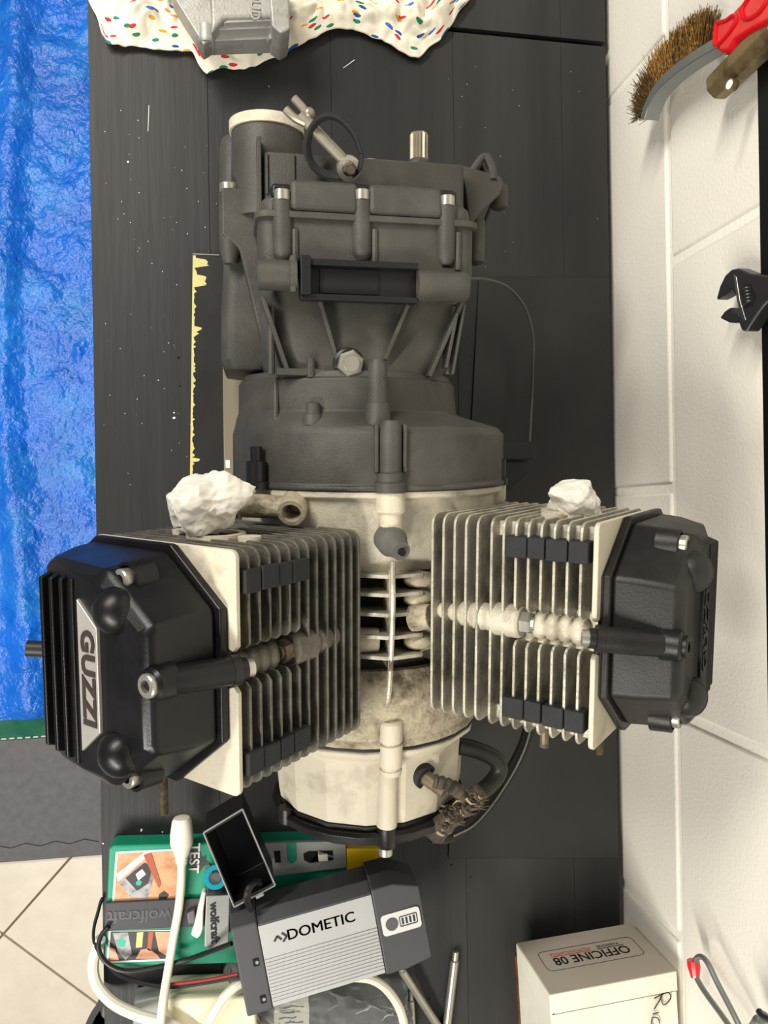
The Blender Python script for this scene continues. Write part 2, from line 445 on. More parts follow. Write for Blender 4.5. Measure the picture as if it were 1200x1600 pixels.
# ------------------------------------------------------------------ workbench
XL, XR = P(150, 800, 0).x, P(958, 800, 0).x
YT = 0.66
bench = empty('workbench', ((XL + XR) / 2, 0, ZF), 'black-stained wooden workbench along the white block wall', 'workbench')
seamA, seamB = P(690, 44, 0), P(955, 70, 0)
sl = (seamB.y - seamA.y) / (seamB.x - seamA.x)
def seam_y(x): return seamA.y + sl * (x - seamA.x)
xs = [XL] + [P(p, 300, 0).x for p in (327, 520, 711, 880)] + [XR]
G = 0.00015
for i in range(5):
    x0, x1 = xs[i] + (G if i else 0), xs[i + 1] - (G if i < 4 else 0)
    bm = nb(); prism(bm, [(x0, -1.0, -0.03), (x1, -1.0, -0.03), (x1, seam_y(x1) - 0.003, -0.03), (x0, seam_y(x0) - 0.003, -0.03)], (0, 0, 0.03))
    obj('plank', bm, 'bench_black', bench, bevel=0.0004, seg=1)
    bm = nb(); prism(bm, [(x0, seam_y(x0) + 0.003, -0.03), (x1, seam_y(x1) + 0.003, -0.03), (x1, 1.2, -0.03), (x0, 1.2, -0.03)], (0, 0, 0.03))
    obj('plank', bm, 'bench_black', bench, bevel=0.0004, seg=1)
bm = nb(); box(bm, ((XL + XR) / 2 + 0.02, 0.1, -0.042), (XR - XL - 0.06, 2.1, 0.022)); obj('underboard', bm, 'gasket', bench, smooth=False)
for x in (XL + 0.22, XR - 0.06):
    for y in (-0.93, 1.05):
        bm = nb(); box(bm, (x, y, (ZF - 0.053) / 2), (0.06, 0.06, -ZF - 0.053)); obj('leg', bm, 'bench_black', bench, bevel=0.002)
# nail holes, specks of paint and dust
bm = nb()
for px, py, r in ((279, 559, .0017), (281, 603, .0012), (705, 1351, .0016), (670, 1560, .0014), (752, 1228, .0012), (735, 1370, .001)):
    cyl(bm, P(px, py, -0.002), P(px, py, 0.0003), r, seg=8)
obj('nail_hole', bm, 'dark_hole', bench)
bm = nb()
rng = random.Random(3)
spk = [(200, 253, 3), (272, 653, 3), (272, 645, 2), (890, 687, 2), (270, 1405, 0), (254, 1300, 2), (221, 1297, 3), (161, 1318, 2), (420, 135, 1), (310, 315, 1), (190, 315, 1)]
for _ in range(70): spk.append((rng.uniform(160, 345), rng.uniform(170, 760), rng.uniform(0.4, 1.2)))
for _ in range(45): spk.append((rng.uniform(700, 940), rng.uniform(90, 700), rng.uniform(0.3, 0.9)))
for px, py, s in spk:
    if s: p = P(px, py, 0.0003); box(bm, p, (0.0007 * s, 0.0007 * s * rng.uniform(.7, 1.6), 0.0006), rotz(rng.random() * 3))
for px, py, l in ((232, 185, .03), (545, 100, .018), (660, 0, .03)):
    p = P(px, py, 0.0003); box(bm, p, (0.0006, l, 0.0005), rotz(-0.05 if px < 500 else -0.9))
sp = obj('paint_speck', bm, 'card_white', bench, smooth=False); sp['kind'] = 'stuff'

# thin black sheet on the right half of the bench, and boards under the engine
bm = nb()
q = [P(748, 432, 0.001), P(957, 434, 0.001), P(968, 1340, 0.001), P(700, 1340, 0.001)]
q[1].x = q[2].x = XR - 0.002
prism(bm, [Vector((v.x, v.y, 0.0009)) for v in q], (0, 0, 0.0018))
o = obj('black_sheet', bm, 'bench_sheet', None, bevel=0.0006, seg=1)
tag(o, 'thin smooth black hardboard sheet lying on the bench beside the engine', 'sheet')

board = empty('board', P(330, 570, 0.0), 'dark board with ragged yellow paint along its edge under the gearbox', 'board')
bl, bt = P(301, 398, 0.006), P(296, 765, 0.006)
bm = nb(); prism(bm, [Vector((bl.x, bl.y, 0.0004)), Vector((bl.x + 0.05, bl.y + 0.0, 0.0004)), Vector((bt.x + 0.05, bt.y - 0.05, 0.0004)), Vector((bt.x, bt.y - 0.05, 0.0004))], (0, 0, 0.0056))
obj('panel', bm, 'bench_sheet', board, bevel=0.0006, seg=1)
bm = nb(); rng = random.Random(11)
py = 399.0; pts_o, pts_i = [], []
while py < 760:
    d = rng.choice([0, 1, 1, 2, 4]) + 2
    for a_, b_, w in ((404, 416, 26), (430, 448, 24), (512, 518, 20), (520, 524, 14), (716, 721, 17)):
        if a_ <= py <= b_: d = w * rng.uniform(0.7, 1)
    X = 302 - (py - 398) * 0.0125
    pts_o.append(P(X - 0.8, py, 0.0063)); pts_i.append(P(X + d, py, 0.0063)); py += rng.uniform(2, 4)
for k in range(len(pts_o) - 1):
    v = [bm.verts.new(p) for p in (pts_o[k], pts_i[k], pts_i[k + 1], pts_o[k + 1])]; bm.faces.new(v)
obj('yellow_paint_edge', bm, 'yellow_paint', board, smooth=False)
bm = nb(); box(bm, (P(322, 396, 0.006).x, bl.y + 0.0008, 0.0064), (0.03, 0.0012, 0.0008)); obj('bright_edge', bm, 'jig_alu', board, smooth=False)

plank = empty('timber_batten', P(358, 620, 0), 'worn grey-brown timber batten standing under the left side of the gearbox', 'batten')
bm = nb(); a = P(347, 485, 0.03); b = P(350, 742, 0.03)
prism(bm, [Vector((a.x, a.y, 0.0065)), Vector((a.x + 0.028, a.y, 0.0065)), Vector((b.x + 0.028, b.y, 0.0065)), Vector((b.x, b.y, 0.0065))], (0, 0, 0.0235))
obj('batten_body', bm, 'pale_wood', plank, bevel=0.001)
bm = nb(); c = P(356, 725, 0.0305); box(bm, c, (0.005, 0.009, 0.001)); obj('white_mark', bm, 'card_white', plank, smooth=False)

# ------------------------------------------------------------------ ENGINE
CX, CZ = PIVOT.x, 0.15
ENG = True
eng = empty('motorcycle_engine', (CX, 0.0, 0.0), 'air-cooled V-twin motorcycle engine with dark gearbox standing on the workbench', 'engine')
r2 = math.sqrt(0.5)
def yof(py, z=0.27, px=600): return P(px, py, z).y
def circ(cx, cz, rad, y, n=32, a0=0.0, flat=None):
    out = []
    for i in range(n):
        a = a0 + 2 * math.pi * i / n
        z = cz + rad * math.sin(a)
        out.append(Vector((cx + rad * math.cos(a), y, max(z, 0.004))))
    return out
def rsec(xl, xr, zt, zb, r, y, n=4):
    pts = rrect((xr - xl) / 2, (zt - zb) / 2, r, n)
    return [Vector(((xl + xr) / 2 + a, y, (zt + zb) / 2 + b)) for a, b in pts]
def cap_screw(name, p, d, r, h, m, parent, hole=True):
    """socket-head screw: head from p along d"""
    bm = nb(); prof = [(0, r), (h - r * .12, r), (h, r * .88)]
    if hole: prof += [(h, r * .52), (h * .45, r * .5)]
    lathe(bm, p, d, prof, 16)
    return obj(name, bm, m, parent, ang=30)
def hex_bolt(name, p, d, r, h, m, parent, rot=0.2):
    bm = nb(); lathe(bm, p, d, [(0, r), (h * .85, r), (h, r * .86)], 6, rot)
    lathe(bm, Vector(p) + Vector(d).normalized() * h, d, [(0, r * .62), (h * .25, r * .58)], 14)
    return obj(name, bm, m, parent, ang=25)

# ---- bell housing
bell = empty('bell_housing', (CX, 0.05, 0.01)); bell.parent = eng; bell.location -= WLOC[eng]
y0 = yof(768, .286)
bm = nb()
loft(bm, [circ(CX, CZ, .137, y0, 48), circ(CX, CZ, .137, y0 + .0035, 48), circ(CX, CZ, .1345, y0 + .005, 48), circ(CX, CZ, .134, y0 + .048, 48), circ(CX - .002, CZ, .130, y0 + .0545, 48), circ(CX - .017, CZ, .113, y0 + .0635, 48), circ(CX - .021, CZ, .1072, y0 + .0675, 48),
          circ(CX - .022, CZ, .1055, yof(592, .25), 48), circ(CX - .022, CZ, .103, yof(589, .25), 48), circ(CX - .022, CZ, .10, yof(580, .24), 48)])
obj('housing_shell', bm, 'case_paint', bell, bevel=0.0015, ang=28)
# facet edge and flank at the left of the neck
bm = nb()
a = P(431, 590, .225); b = P(431, 668, .232)
tube(bm, [a, b], 0.0025, 8, 1); obj('casting_rib', bm, 'case_paint', bell)
for px, pa, pb, r_, z in ((590, 690, 562, .0100, .268), (489, 664, 628, .0078, .252)):
    bm = nb(); A = P(px, pa, z); B = P(px, pb, z); B.z = A.z; B.x = A.x
    lathe(bm, A, B - A, [(0, r_ * 1.25), ((B - A).length * .45, r_ * 1.02), ((B - A).length * .48, r_ * .86), ((B - A).length * .93, r_ * .8), ((B - A).length, r_ * .55)], 18)
    obj('casting_post', bm, 'case_paint', bell)
# bosses with studs around the joint
def boss(px, z, rr, big=False):
    p = P(px, 766, z); p.y = y0
    bm = nb(); lathe(bm, p, (0, 1, 0), [(0, rr * 1.25), (.006, rr * 1.25), (.007, rr), (.024, rr), (.025, rr * .6), (.037, rr * .6)], 18)
    obj('stud_boss', bm, 'black_plastic', bell)
boss(401, .235, .0088); boss(777, .205, .0080)
p = P(611, 766, .288); p.y = y0
bm = nb(); lathe(bm, p - Vector((0, 0.001, .003)), (0, 1, 0), [(0, .0135), (.008, .0135), (.009, .0115), (.016, .0115), (.017, .0095), (.055, .0095), (.060, .007)], 20)
obj('stud_boss', bm, 'case_paint', bell)
for dx in (-.012, .012):
    bm = nb(); box(bm, (p.x + dx, p.y + .036, p.z - .006), (.0035, .04, .012)); obj('casting_rib', bm, 'case_paint', bell, bevel=.001)

# ---- gearbox
gb = empty('gearbox', (0.1, 0.25, 0.01)); gb.parent = eng; gb.location -= WLOC[eng]
yA, yB, yC, yD, yE = yof(588, .235), yof(458, .232), yof(412, .25), yof(343, .255), yof(292, .255)
xl1, xr1 = P(408, 520, .2).x, P(706, 520, .2).x
xl2, xr2 = P(402, 350, .22).x, P(728, 350, .22).x
bm = nb(); loft(bm, [rsec(xl1 + .004, xr1 - .008, .240, .03, .055, yA, 6), rsec(xl1 + .0, xr1 - .002, .236, .03, .03, yof(540, .235), 6), rsec(xl1, xr1, .232, .03, .016, yB, 6), rsec(xl1, xr1 + .004, .232, .03, .016, yC, 6)])
obj('front_case', bm, 'case_paint', gb, bevel=.001)
bm = nb(); loft(bm, [rsec(xl2, xr2, .250, .03, .012, yC - .01), rsec(xl2, xr2, .250, .03, .012, yD)])
obj('rear_case', bm, 'case_paint', gb, bevel=.0015)
bm = nb(); loft(bm, [rsec(xl2 - .003, xr2 + .003, .2545, .03, .012, yD - .002), rsec(xl2 - .003, xr2 + .003, .2545, .03, .012, yD + .0035)])
obj('case_flange', bm, 'case_paint', gb, bevel=.001)
bm = nb(); loft(bm, [rsec(xl2 + .002, xr2 - .002, .251, .03, .014, yD + .003, 6), rsec(xl2 + .003, xr2 - .002, .250, .03, .018, yE - .012, 6), rsec(xl2 + .010, xr2 - .008, .243, .035, .022, yE - .003, 6), rsec(xl2 + .016, xr2 - .014, .234, .04, .022, yE, 6)])
obj('rear_cover', bm, 'case_paint', gb, bevel=.001)
# rearmost plate, lower down
yF = yof(250, .205)
bm = nb(); loft(bm, [rsec(P(412, 270, .21).x, P(728, 270, .21).x, .208, .03, .006, yE - .01), rsec(P(412, 270, .21).x, P(728, 270, .21).x, .208, .03, .006, yF)])
obj('rear_plate', bm, 'case_paint', gb, bevel=.002)
for px in (417, 459): 
    bm = nb(); c = P(px, 270, .209); box(bm, (c.x, (yE + yF) / 2, .207), (.0022, yF - yE - .004, .006)); obj('casting_rib', bm, 'case_paint', gb, bevel=.0006)
# bosses, screws and pockets around the cover joint
for px, py in ((441, 300), (566, 300), (699, 309)):
    A = P(px, py + 8, .252)
    bm = nb(); lathe(bm, (A.x, A.y - .002, A.z - .004), (0, -1, 0), [(0, .0088), (.024, .0088), (.044, .0084), (.050, .005)], 18); obj('screw_boss', bm, 'case_paint', gb)
    cap_screw('cap_screw', (A.x, A.y - .0025, A.z - .001), (0, 1, 0), .0066, .0085, 'zinc', gb)
    bm = nb(); box(bm, (A.x, A.y + .006, .2435), (.019, .012, .016)); obj('screw_pocket', bm, 'black_plastic', gb, bevel=.004)
    B = P(px + (3 if px < 600 else 1), 392 if px < 600 else 396, .2505)
    bm = nb(); box(bm, (B.x, B.y, .2495), (.0105, .024, .003)); obj('casting_pocket', bm, 'dark_hole', gb, bevel=.001)
    bm = nb(); tube(bm, [(B.x + .009, B.y + .018, .250), (B.x + .009, B.y - .014, .250)], .003, 8, 1); obj('casting_rib', bm, 'case_paint', gb)
# cover shoulders between the screws
for pa, pb in ((460, 552), (582, 684)):
    a = P(pa, 300, .251); b = P(pb, 300, .251)
    bm = nb(); prism(bm, [(a.x - .004, yE + .003, .236), (b.x + .004, yE + .003, .236), (b.x + .004, yD + .004, .240), (a.x - .004, yD + .004, .240)], (0, 0, .0175))
    obj('cover_shoulder', bm, 'case_paint', gb, bevel=.005, seg=3)
# cross tube
ct = P(560, 440, .262); zt, yt = .262, P(565, 440, .262).y
xa, xb, xc, xd, xe = [P(p, 440, .265).x for p in (402, 452, 470, 655, 736)]
bm = nb(); lathe(bm, (xa, yt + .004, zt - .008), (1, 0, 0), [(0, .0105), (.002, .0125), (xb - xa, .0125), (xb - xa + .001, .015), (xc - xa - .003, .015)], 24); obj('tube_boss', bm, 'case_paint', gb)
bm = nb(); lathe(bm, (xd, yt, zt - .008), (1, 0, 0), [(0, .0135), (xe - xd - .003, .0128), (xe - xd, .011)], 24); obj('tube_boss', bm, 'case_paint', gb)
bm = nb(); box(bm, ((xc + xd) / 2, yt + .002, zt - .016), (xd - xc, .030, .014)); obj('channel_floor', bm, 'black_plastic', gb, bevel=.001)
for dy, h in ((.0145, .012), (-.0135, .010)):
    bm = nb(); box(bm, ((xc + xd) / 2, yt + dy, zt - .005 + (h - .012) / 2), (xd - xc, .0055, h)); obj('channel_wall', bm, 'black_plastic', gb, bevel=.0012)
bm = nb(); box(bm, (xc + .004, yt + .003, zt - .004), (.009, .032, .017)); obj('collar', bm, 'black_plastic', gb, bevel=.0015)
bm = nb(); box(bm, (xc - .006, yt + .004, zt - .006), (.005, .030, .018)); obj('collar', bm, 'case_paint', gb, bevel=.0015)
bm = nb(); box(bm, (xc + .042, yt + .001, zt - .008), (.05, .020, .0015)); obj('channel_liner', bm, 'dark_hole', gb)
# slanting ribs below the tube
for (a, b, wd) in (((410, 462), (452, 585), .0036), ((497, 458), (527, 562), .0036), ((642, 466), (603, 562), .0036), ((724, 470), (672, 588), .0036), ((715, 488), (698, 575), .003), ((727, 475), (708, 585), .0024)):
    A = P(*a, .250); B = P(*b, .243)
    u = (B - A).normalized(); s = Vector((-u.y, u.x, 0)).normalized() * wd / 2
    bm = nb(); loft(bm, [[A + s, A - s, A - s - Vector((0, 0, .03)), A + s - Vector((0, 0, .03))], [B + s, B - s, B - s - Vector((0, 0, .012)), B + s - Vector((0, 0, .012))]])
    obj('casting_rib', bm, 'case_paint', gb, bevel=.0008)
for px in (424, 712):
    a = P(px, 480, .235); b = P(px + (0 if px < 600 else -12), 585, .235)
    bm = nb(); tube(bm, [a, b], .003, 8, 1); obj('casting_rib', bm, 'case_paint', gb)
# filler plug
c = P(543, 566, .238)
bm = nb(); lathe(bm, (c.x, c.y, .232), (.05, -.12, 1), [(0, .0135), (.012, .0135), (.0135, .0115)], 24); obj('plug_boss', bm, 'black_plastic', gb)
hex_bolt('filler_plug', (c.x + .0006, c.y - .0015, .2452), (.05, -.12, 1), .0118, .009, 'zinc', gb, .35)
bm = nb(); box(bm, P(470, 582, .238), (.042, .006, .012)); obj('casting_pad', bm, 'case_paint', gb, bevel=.001)
bm = nb(); tube(bm, [P(486, 560, .241), P(486, 590, .243)], .0035, 10, 1); obj('casting_rib', bm, 'case_paint', gb)
# left flank: final-drive side
secs = []
for py, pl, pr, z_, zb in ((208, 346, 378, .150, .06), (222, 343, 384, .155, .05), (292, 343, 400, .165, .03), (390, 347, 406, .17, .03), (400, 350, 412, .172, .03), (480, 346, 416, .172, .03), (560, 346, 420, .17, .03), (577, 352, 416, .165, .035), (582, 366, 410, .155, .05)):
    y = P(350, py, z_).y; xl = P(pl, py, z_ - .02).x; xr = P(pr, py, z_).x + .02
    secs.append(rsec(xl, xr, z_, zb, .014, y))
bm = nb(); loft(bm, secs); obj('side_case', bm, 'case_paint', gb, bevel=.002, ang=40)
bm = nb(); prism(bm, [P(a, b, .166) for a, b in ((346, 304), (399, 304), (403, 392), (414, 404), (414, 566), (374, 398), (362, 386), (347, 376))], (0, 0, .022)); obj('flank_web', bm, 'case_paint', gb, bevel=.0025, seg=3)
bm = nb(); A = P(358, 303, .178); lathe(bm, A, (0, -1, 0), [(0, .0095), (.05, .0095), (.062, .006)], 18); obj('screw_boss', bm, 'case_paint', gb)
cap_screw('cap_screw', A, (0, 1, 0), .0085, .009, 'zinc', gb)
bm = nb(); a = P(403, 225, .19); b = P(407, 400, .205); box(bm, ((a.x + b.x) / 2, (a.y + b.y) / 2, .195), (.004, a.y - b.y, .03)); obj('flank_plate', bm, 'case_paint', gb, bevel=.001)
# output tube
ox, oz, orad = .030, .165, .0325
oy = P(420, 178, oz + orad).y
bm = nb(); lathe(bm, (ox, yE - .01, oz), (0, 1, 0), [(0, orad * 1.05), (oy - yE - .005, orad), (oy - yE + .004, orad), (oy - yE + .004, orad * .8), (.0, orad * .78)], 40); obj('output_tube', bm, 'case_paint', gb)
bm = nb(); ring(bm, (ox, oy - .006, oz), (0, 1, 0), orad * 1.06, orad * .82, .009, 40); obj('seal_ring', bm, 'clean_alu', gb)
# splined shaft
c = P(655, 262, .19)
bm = nb(); lathe(bm, (c.x, yF - .004, .188), (0, 1, 0), [(0, .0135), (.008, .0135), (.009, .010), (.012, .0085)], 20); obj('shaft_collar', bm, 'case_paint', gb)
bm = nb(); n = 28; rows = []
for t, k in ((0, 1), (.026, 1), (.028, .86)):
    rows.append([Vector((c.x + math.cos(2 * math.pi * i / n) * (.0086 if i % 2 else .0068) * k, yF + .004 + t, .188 + math.sin(2 * math.pi * i / n) * (.0086 if i % 2 else .0068) * k)) for i in range(n)])
loft(bm, rows); obj('splined_shaft', bm, 'dull_zinc', gb, ang=20)
c = P(578, 258, .2); cap_screw('cap_screw', (c.x, c.y - .006, .2), (0, 1, 0), .0075, .010, 'zinc', gb)
# right bracket with eye
bm = nb(); z_ = .175
prism(bm, [P(716, 264, z_), P(775, 280, z_), P(782, 292, z_), P(776, 308, z_), P(728, 358, z_)], (0, 0, .012)); obj('bracket_plate', bm, 'case_paint', gb, bevel=.002)
bm = nb(); c = P(757, 262, .165); ring(bm, (c.x, c.y, .160), (.55, .2, .8), .012, .0065, .008, 24); obj('bracket_eye', bm, 'case_paint', gb)
bm = nb(); tube(bm, [P(738, 268, .178), P(757, 245, .178), P(768, 262, .182), P(770, 282, .186)], .004, 10); obj('bracket_arm', bm, 'case_paint', gb)
c = P(780, 300, .17); bm = nb(); lathe(bm, (c.x, c.y + .006, .168), (0, -1, 0), [(0, .009), (.020, .009), (.022, .006)], 16); obj('screw_boss', bm, 'case_paint', gb)
bm = nb(); lathe(bm, P(744, 345, .165), (0, -1, 0), [(0, .0085), (.04, .0085), (.042, .005)], 16); obj('screw_boss', bm, 'case_paint', gb)
bm = nb(); tube(bm, [P(772, 312, .17), P(748, 372, .15)], .0022, 8, 1); obj('casting_rib', bm, 'case_paint', gb)
for dx in (0, 7):
    bm = nb(); tube(bm, [P(716 + dx, 350, .235), P(712 + dx, 425, .235)], .0022, 8, 1); obj('casting_rib', bm, 'case_paint', gb)
# starter-side bracket at the right of the bell housing
bm = nb(); z_ = .10
c0, c1 = P(765, 690, z_), P(838, 718, z_)
box(bm, ((c0.x + c1.x) / 2, (c0.y + c1.y) / 2, z_ - .012), (c1.x - c0.x, c0.y - c1.y, .024)); obj('starter_bracket', bm, 'black_plastic', gb, bevel=.002)
c0, c1 = P(770, 718, .07), P(826, 764, .07)
bm = nb(); prism(bm, [(c0.x, c0.y, .03), (c1.x, c0.y, .03), (c1.x, (c0.y + c1.y) / 2, .03), (c1.x - .02, c1.y, .03), (c0.x, c1.y, .03)], (0, 0, .045)); obj('starter_body', bm, 'black_plastic', gb, bevel=.003)

# ---- clutch lever with rubber band
A, B = P(466, 176, .225), P(545, 258, .232)
lev = empty('clutch_lever', B); lev.parent = eng; lev.location = B - WLOC[eng]
d = (A - B).normalized()
bm = nb(); tube(bm, [B, B + d * .03, B + d * .058], lambda t: .0048 + .0006 * t, 12, 4, 0.75); obj('lever_arm', bm, 'dull_zinc', lev)
s = Vector((-d.y, d.x, 0)).normalized()
for k in (-1, 1):
    bm = nb(); tube(bm, [B + d * .050 + s * .002 * k, B + d * .060 + s * .0055 * k, B + d * (.072 if k < 0 else .070) + s * .006 * k], .0036, 10, 4); obj('fork_prong', bm, 'dull_zinc', lev)
bm = nb(); sph(bm, B + d * .054 - s * .006, .0055, 2); obj('lever_knuckle', bm, 'dull_zinc', lev)
bm = nb(); ring(bm, B - Vector((0, 0, .006)), (0.1, -.5, .85), .0105, .006, .006, 20); obj('pivot_washer', bm, 'zinc', lev)
hex_bolt('pivot_bolt', B - Vector((0, 0, .004)), (0.1, -.5, .85), .0058, .010, 'brown_steel', lev)
bm = nb(); pts = []
for k in range(15):
    a = 2 * math.pi * k / 14
    pts.append(P(522 + 41 * math.cos(a) - 8 * math.sin(a), 234 - 47 * math.sin(a) + 5 * math.cos(2 * a), .230 + .012 * math.sin(a + .6)))
tube(bm, pts, .0020, 8, 4, 2.4); obj('rubber_band', bm, 'rubber', lev)
bm = nb(); tube(bm, [P(545, 190, .24), P(536, 183, .235), P(528, 186, .23)], .0006, 5, 3); obj('band_whisker', bm, 'rubber', lev)
# cable running from the cross tube down to the starter bracket
bm = nb(); tube(bm, [P(730, 435, .16), P(762, 437, .10), P(795, 450, .06), P(820, 480, .04), P(832, 520, .03), P(833, 560, .03), P(830, 640, .04), P(827, 698, .07)], .0016, 8, 6); obj('breather_line', bm, 'grey_rubber', eng)

# ---- crankcase
cc = empty('crankcase', (CX, -0.1, 0.0)); cc.parent = eng; cc.location -= WLOC[eng]
yr = yof(896, .27); yfm = yof(1062, .27); yfr = yof(1166, .25)
bm = nb(); loft(bm, [circ(CX, CZ, .1345, y0 - .0005, 40), circ(CX, CZ, .1345, y0 - .006, 40), circ(CX, CZ, .128, y0 - .008, 40), circ(CX, CZ, .126, yr + .028, 40), circ(CX, CZ, .118, yr + .012, 40), circ(CX, CZ, .114, yr, 40)])
obj('rear_case', bm, 'cast_alu', cc, bevel=.001)
bm = nb(); loft(bm, [circ(CX, CZ, .102, yr + .004, 28), circ(CX, CZ, .102, yfm - .004, 28)]); obj('mid_case', bm, 'core_alu', cc)
bm = nb(); loft(bm, [circ(CX, CZ, .108, yfm + .004, 28), circ(CX, CZ, .116, yfm - .02, 28), circ(CX, CZ, .108, yfr + .008, 28), circ(CX, CZ, .110, yfr + .004, 28), circ(CX, CZ, .110, yfr + .0008, 28)]); obj('front_case', bm, 'dirty_alu', cc, bevel=.001)
bm = nb(); loft(bm, [circ(CX, CZ, .1105, yfr + .001, 28), circ(CX, CZ, .1105, yfr - .001, 28)]); obj('timing_gasket', bm, 'gasket', cc)
xsp = P(613, 960, .285).x
for py in (900, 929, 960, 995, 1027):
    y = yof(py, .275); bm = nb()
    prism(bm, [(xsp - .030, y - .0018, .235), (xsp + .030, y - .0018, .235), (xsp + .030, y - .0018, .274), (xsp + .004, y - .0018, .2805), (xsp - .004, y - .0018, .2805), (xsp - .030, y - .0018, .268)], (0, .0036, 0)); obj('valley_rib', bm, 'fin_alu', cc, bevel=.0008)
bm = nb(); tube(bm, [(xsp, yof(878, .285), .285), (xsp, yof(960, .285), .2865), (xsp, yof(1080, .275), .272), (xsp - .002, yof(1110, .265), .262)], .0024, 8, 6); obj('valley_spine', bm, 'fin_alu', cc)
bm = nb(); box(bm, (xsp, (yof(885, .26) + yof(1040, .26)) / 2, .256), (.0035, .088, .05)); obj('spine_web', bm, 'dirty_alu', cc, bevel=.0008)
# breather tube with rubber nipple
p = P(611, 768, .287); A = Vector((p.x, y0 - .001, .284)); B = Vector((p.x + .001, yof(848, .29), .284))
bm = nb(); L_ = (B - A).length
lathe(bm, A, B - A, [(0, .0125), (.016, .0125), (.018, .0098), (L_ * .8, .0092), (L_, .0105), (L_ + .006, .006)], 22); obj('breather_tube', bm, 'clean_alu', cc)
dn = Vector((.22, -.30, .93)).normalized(); q = P(614, 848, .292)
bm = nb(); lathe(bm, q - dn * .012, dn, [(0, .0128), (.012, .0132), (.014, .0122), (.020, .0098), (.0205, .0100), (.025, .0085), (.029, .0080), (.029, .0032), (.02, .003)], 24); obj('rubber_nipple', bm, 'grey_rubber', cc)
bm = nb(); lathe(bm, q + dn * .0165, dn, [(0, .0029), (.004, .0029)], 12); obj('nipple_hole', bm, 'dark_hole', cc)
# left oil port
q = P(457, 797, .262); dn = Vector((-.25, -.38, .9)).normalized()
bm = nb(); lathe(bm, q - dn * .03, dn, [(0, .013), (.028, .0118), (.032, .0125), (.036, .0118), (.036, .0082), (.012, .0078)], 24); obj('oil_port', bm, 'dirty_alu', cc)
bm = nb(); lathe(bm, q - dn * .019, dn, [(0, .0076), (.002, .0076)], 18); obj('port_bore', bm, 'rust_hole', cc)
bm = nb(); cyl(bm, P(380, 788, .235), P(448, 794, .250), .0115, .0095, 18); obj('port_arm', bm, 'dirty_alu', cc)
bm = nb(); lathe(bm, (P(777, 770, .205).x, y0 - .001, .2), (0, -1, 0), [(0, .010), (.014, .010), (.02, .007)], 16); obj('stud_boss', bm, 'clean_alu', cc)
# right shoulder tubes between case and right barrel
bm = nb(); cyl(bm, P(646, 965, .268), P(674, 963, .280), .0125, .0105, 18); obj('oil_gallery', bm, 'dirty_alu', cc)
bm = nb(); loft(bm, [[P(a, b, z) for a, b in ((638, 890), (690, 890), (690, 1018), (640, 1018))] for z in (.215, .250)] + [[P(a, b, .266) for a, b in ((652, 900), (690, 900), (690, 1008), (654, 1008))]]); obj('barrel_seat', bm, 'dirty_alu', cc, bevel=.003)
for py in (905, 935, 1002):
    bm = nb(); sph(bm, P(655, py, .266), .010, 2, (1.5, .8, .8)); obj('casting_bulge', bm, 'dirty_alu', cc)
bm = nb(); cyl(bm, P(540, 1000, .262), P(590, 1000, .262), .011, .011, 18); obj('oil_gallery', bm, 'dirty_alu', cc)

# ---- timing cover and alternator
tc_ = empty('timing_cover', (CX, -.25, .02)); tc_.parent = eng; tc_.location -= WLOC[eng]
yg = yof(1284, .235)
a0 = math.pi / 16
bm = nb(); loft(bm, [circ(CX, CZ, .110, yfr - .0012, 16, a0), circ(CX, CZ, .110, yfr - .007, 16, a0), circ(CX, CZ, .098, yfr - .016, 16, a0), circ(CX, CZ, .096, yg + .012, 16, a0), circ(CX, CZ, .094, yg, 16, a0)])
obj('cover_shell', bm, 'clean_alu', tc_, bevel=.0035, seg=3, ang=20)
bm = nb(); loft(bm, [circ(CX, CZ, .0945, yg, 16, a0), circ(CX, CZ, .0945, yg - .006, 16, a0)]); obj('cover_gasket', bm, 'gasket', tc_)
bm = nb(); loft(bm, [circ(CX, CZ, .098, yg - .004, 24), circ(CX, CZ, .101, yg - .007, 24), circ(CX, CZ, .099, yg - .015, 24), circ(CX, CZ, .092, yg - .020, 24), circ(CX, CZ, .06, yg - .022, 24)]); obj('alternator_cover', bm, 'worn_black', tc_, bevel=.001)
xb_ = P(610, 1200, .255).x
bm = nb(); lathe(bm, (xb_, yof(1130, .263), .257), (0, -1, 0), [(0, .009), (.002, .0105), (.019, .0105), (.0195, .009), (.0215, .009), (.022, .0108), (.042, .0105), (.0425, .009), (.045, .009), (.0455, .0102), (.05, .0095)], 20); obj('bolt_boss', bm, 'clean_alu', tc_)
bm = nb(); cyl(bm, (xb_, yof(1205, .25), .246), (xb_ - .001, yg + .001, .243), .0085, .0098, 18); obj('bolt_rib', bm, 'clean_alu', tc_)
bm = nb(); lathe(bm, (xb_ - .001, yg, .243), (0, -1, 0), [(0, .0100), (.018, .0095), (.020, .008)], 18); obj('bolt_boss', bm, 'worn_black', tc_)
cap_screw('cap_screw', (xb_ - .002, yg - .019, .243), (0, -1, 0), .0068, .009, 'zinc', tc_)
for an in (24, 156):
    a = R(an); x, z = CX + .096 * math.cos(a), CZ + .096 * math.sin(a)
    bm = nb(); lathe(bm, (x, yg, z), (0, -1, 0), [(0, .0085), (.014, .0085), (.016, .007)], 14); obj('bolt_boss', bm, 'worn_black', tc_)
